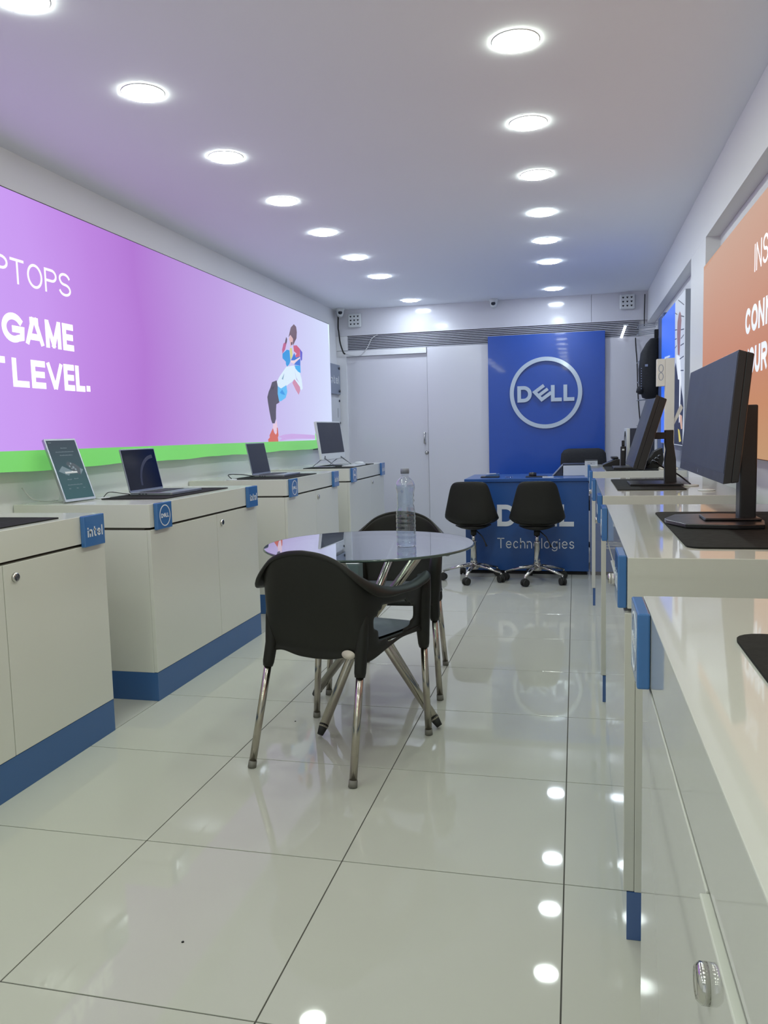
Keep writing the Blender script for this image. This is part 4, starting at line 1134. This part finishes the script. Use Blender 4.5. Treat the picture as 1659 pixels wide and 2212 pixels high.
    # sockets and legs
    feet = [(.206 - lean, -.305), (-.206 - lean, -.305), (.256 - lean, .225), (-.256 - lean, .225)]
    tops = [(.183, -.203), (-.183, -.203), (.230, .205), (-.230, .205)]
    for k in range(4):
        f = Vector((feet[k][0], feet[k][1], .0)); s0 = Vector((tops[k][0], tops[k][1], .46))
        dr = (s0 - f)
        p = lambda z: f + dr * (z / .46)
        top_z = .62 if k < 2 else .655
        mbs = MB()
        if k < 2:
            mbs.tube([tuple(p(.355)), tuple(p(.37)), tuple(p(.44)), (tops[k][0] * 1.035, -.200, .53), (tops[k][0] * 1.07, -.190, .62)], [.0175, .0205, .0225, .019, .010], 12)
        else:
            sx = 1 if feet[k][0] > 0 else -1
            mbs.tube([tuple(p(.355)), tuple(p(.37)), tuple(p(.44)), (sx * .238, .198, .56), (sx * .246, .190, .640)], [.0185, .022, .027, .030, .026], 12)
        mbs.build('leg_socket', BPLAS, t)
        lg = MB().tube([tuple(p(.022)), tuple(p(.36))], .0135, 14).build('leg', TUBE, t)
        MB().tube([tuple(p(.0015)), tuple(p(.024))], [.0155, .0150], 14).build('foot_cap', GRUB, lg)
    # pale oval sticker on the rear right of the apron
    M = Matrix.Translation((.138, -.2185, .427)) @ Matrix.Rotation(PI / 2, 4, 'X') @ Matrix.Diagonal((1, .62, 1, 1))
    MB().lathe([(.026, 0), (.026, .0012), (.0, .0014)], 24, M=M).build('sticker', mat('pale_sticker', (205, 196, 184), .6, noise=.02), t, label='pale oval sticker').scale = (1, 1, 1)
    return t
armchair((-.842, 2.805), math.radians(-13), 'black plastic armchair in front of the glass table, back to the camera', .018)
armchair((-.842, 3.60), math.radians(180 + 1), 'black plastic armchair behind the glass table, facing the camera')

# ================================================================== GLASS TABLE
TX, TY, TZ = -.800, 3.045, .743
t = thing('glass_table', 'round glass-topped table on crossed chrome tubes', 'table', (TX, TY, 0))
MB().lathe([(.414, -.009), (.418, -.005), (.418, -.003), (.414, 0)], 96, caps=True, c=(0, 0, TZ)).build('glass_top', [TGLASS], t)
MB().lathe([(.4145, -.0092), (.4188, -.006), (.4188, -.0028), (.4145, .0002)], 96, caps=False, c=(0, 0, TZ)).build('glass_rim', TEDGE, t)
feet = [(-.965, 2.877), (-.533, 3.05), (-.703, 3.435), (-1.145, 3.32)]
cx = sum(f[0] for f in feet) / 4; cy = sum(f[1] for f in feet) / 4
for k, f in enumerate(feet):
    d = Vector((cx - f[0], cy - f[1], 0)); n_ = Vector((-d.y, d.x, 0)).normalized() * .024
    a = Vector((f[0] - TX, f[1] - TY, .020)) + n_ * .3
    b = Vector((cx - TX + d.x * .78, cy - TY + d.y * .78, TZ - .022)) + n_
    m_ = a.lerp(b, .02)
    tb = MB().tube([tuple(m_), tuple(b)], .0185, 18).build('leg', TUBE, t)
    MB().tube([tuple(a - (b - a).normalized() * .012), tuple(m_ + (b - a) * .012)], [.012, .0195], 14).build('foot_cap', RUBBER, tb)
    MB().lathe([(.022, -.014), (.030, -.0095)], 18, c=(b.x, b.y, TZ)).build('support_disc', RUBBER, tb)

# water bottle
t = thing('water_bottle', 'clear plastic water bottle standing on the glass table', 'bottle', (-.635, 2.985, TZ + .0006), .4)
prof = [(.020, .002), (.034, .000), (.037, .006), (.0375, .028), (.0355, .034)]
for k in range(5):
    z = .038 + k * .018
    prof += [(.0378, z), (.0378, z + .010), (.0360, z + .014)]
prof += [(.037, .130), (.0345, .142), (.0325, .150), (.0315, .165), (.033, .175), (.0312, .185), (.033, .195), (.0315, .205), (.0345, .214), (.0365, .226), (.0358, .238), (.030, .252), (.020, .262), (.0135, .267), (.0135, .275), (.0155, .2755), (.0155, .279), (.0128, .2795), (.0128, .284)]
n = 28
b = MB(); b.lathe(prof, n, caps=True)
# twisted waist
for i, v in enumerate(b.v):
    if .145 < v[2] < .21:
        a = math.atan2(v[1], v[0]); r = math.hypot(v[0], v[1]) * (1 + .05 * math.sin(3 * a + v[2] * 260))
        b.v[i] = (r * math.cos(a), r * math.sin(a), v[2])
b.build('body', PET, t)
b = MB(); 
wp = [(r * .93, max(z, .006)) for r, z in prof if z < .245]
b.lathe(wp, n, caps=True)
WATER = glass_mat('water', (0.86, 0.90, 0.94), .8, 1.33, .02)
b.build('water', WATER, t)
MB().lathe([(.0165, .280), (.0168, .292), (.0160, .300), (.0, .3005)], 24).build('cap', mat('cap_grey', (128, 132, 146), .5, noise=.03), t)
lab = MB()
for k in range(10):
    a0 = -1.9 + k * .1
    lab.add([(.0384 * math.cos(a0), .0384 * math.sin(a0), .062), (.0384 * math.cos(a0 + .05), .0384 * math.sin(a0 + .05), .062), (.0384 * math.cos(a0 + .05), .0384 * math.sin(a0 + .05), .085), (.0384 * math.cos(a0), .0384 * math.sin(a0), .085)], [(0, 1, 2, 3)])
lab.build('printed_code', mat('grey_print', (110, 112, 120)), t, fixn=False)
lab = MB()
for z in (.050, .095, .118):
    lab.add([(.0386 * math.cos(a), .0386 * math.sin(a), zz) for zz in (z, z + .008) for a in (-.85, -.78)], [(0, 1, 3, 2)])
lab.build('printed_marks', mat('black_print', (20, 30, 20)), t, fixn=False)

t = thing('carton', 'small white carton with grey sides on the seat of the rear armchair', 'box', (-1.032, 3.43, .462))
MB().box(0, .078, 0, .08, 0, .130).build('box_body', mat('carton_teal', (120, 138, 140), .5, noise=.03), t, bevel=.004)
MB().box(.001, .077, .001, .079, .1303, .134).build('lid', WDEV, t, bevel=.002)
for k, (x, y) in enumerate(((-.90, 1.60), (-1.13, 3.02))):
    tag(MB().lathe([(.0035, .0004), (.003, .002), (.0, .0022)], 7, c=(x, y, 0)).build('litter_speck', RUBBER), ['tiny dark speck of litter on a near floor tile', 'tiny dark speck of litter on the floor left of the front armchair'][k], 'litter')
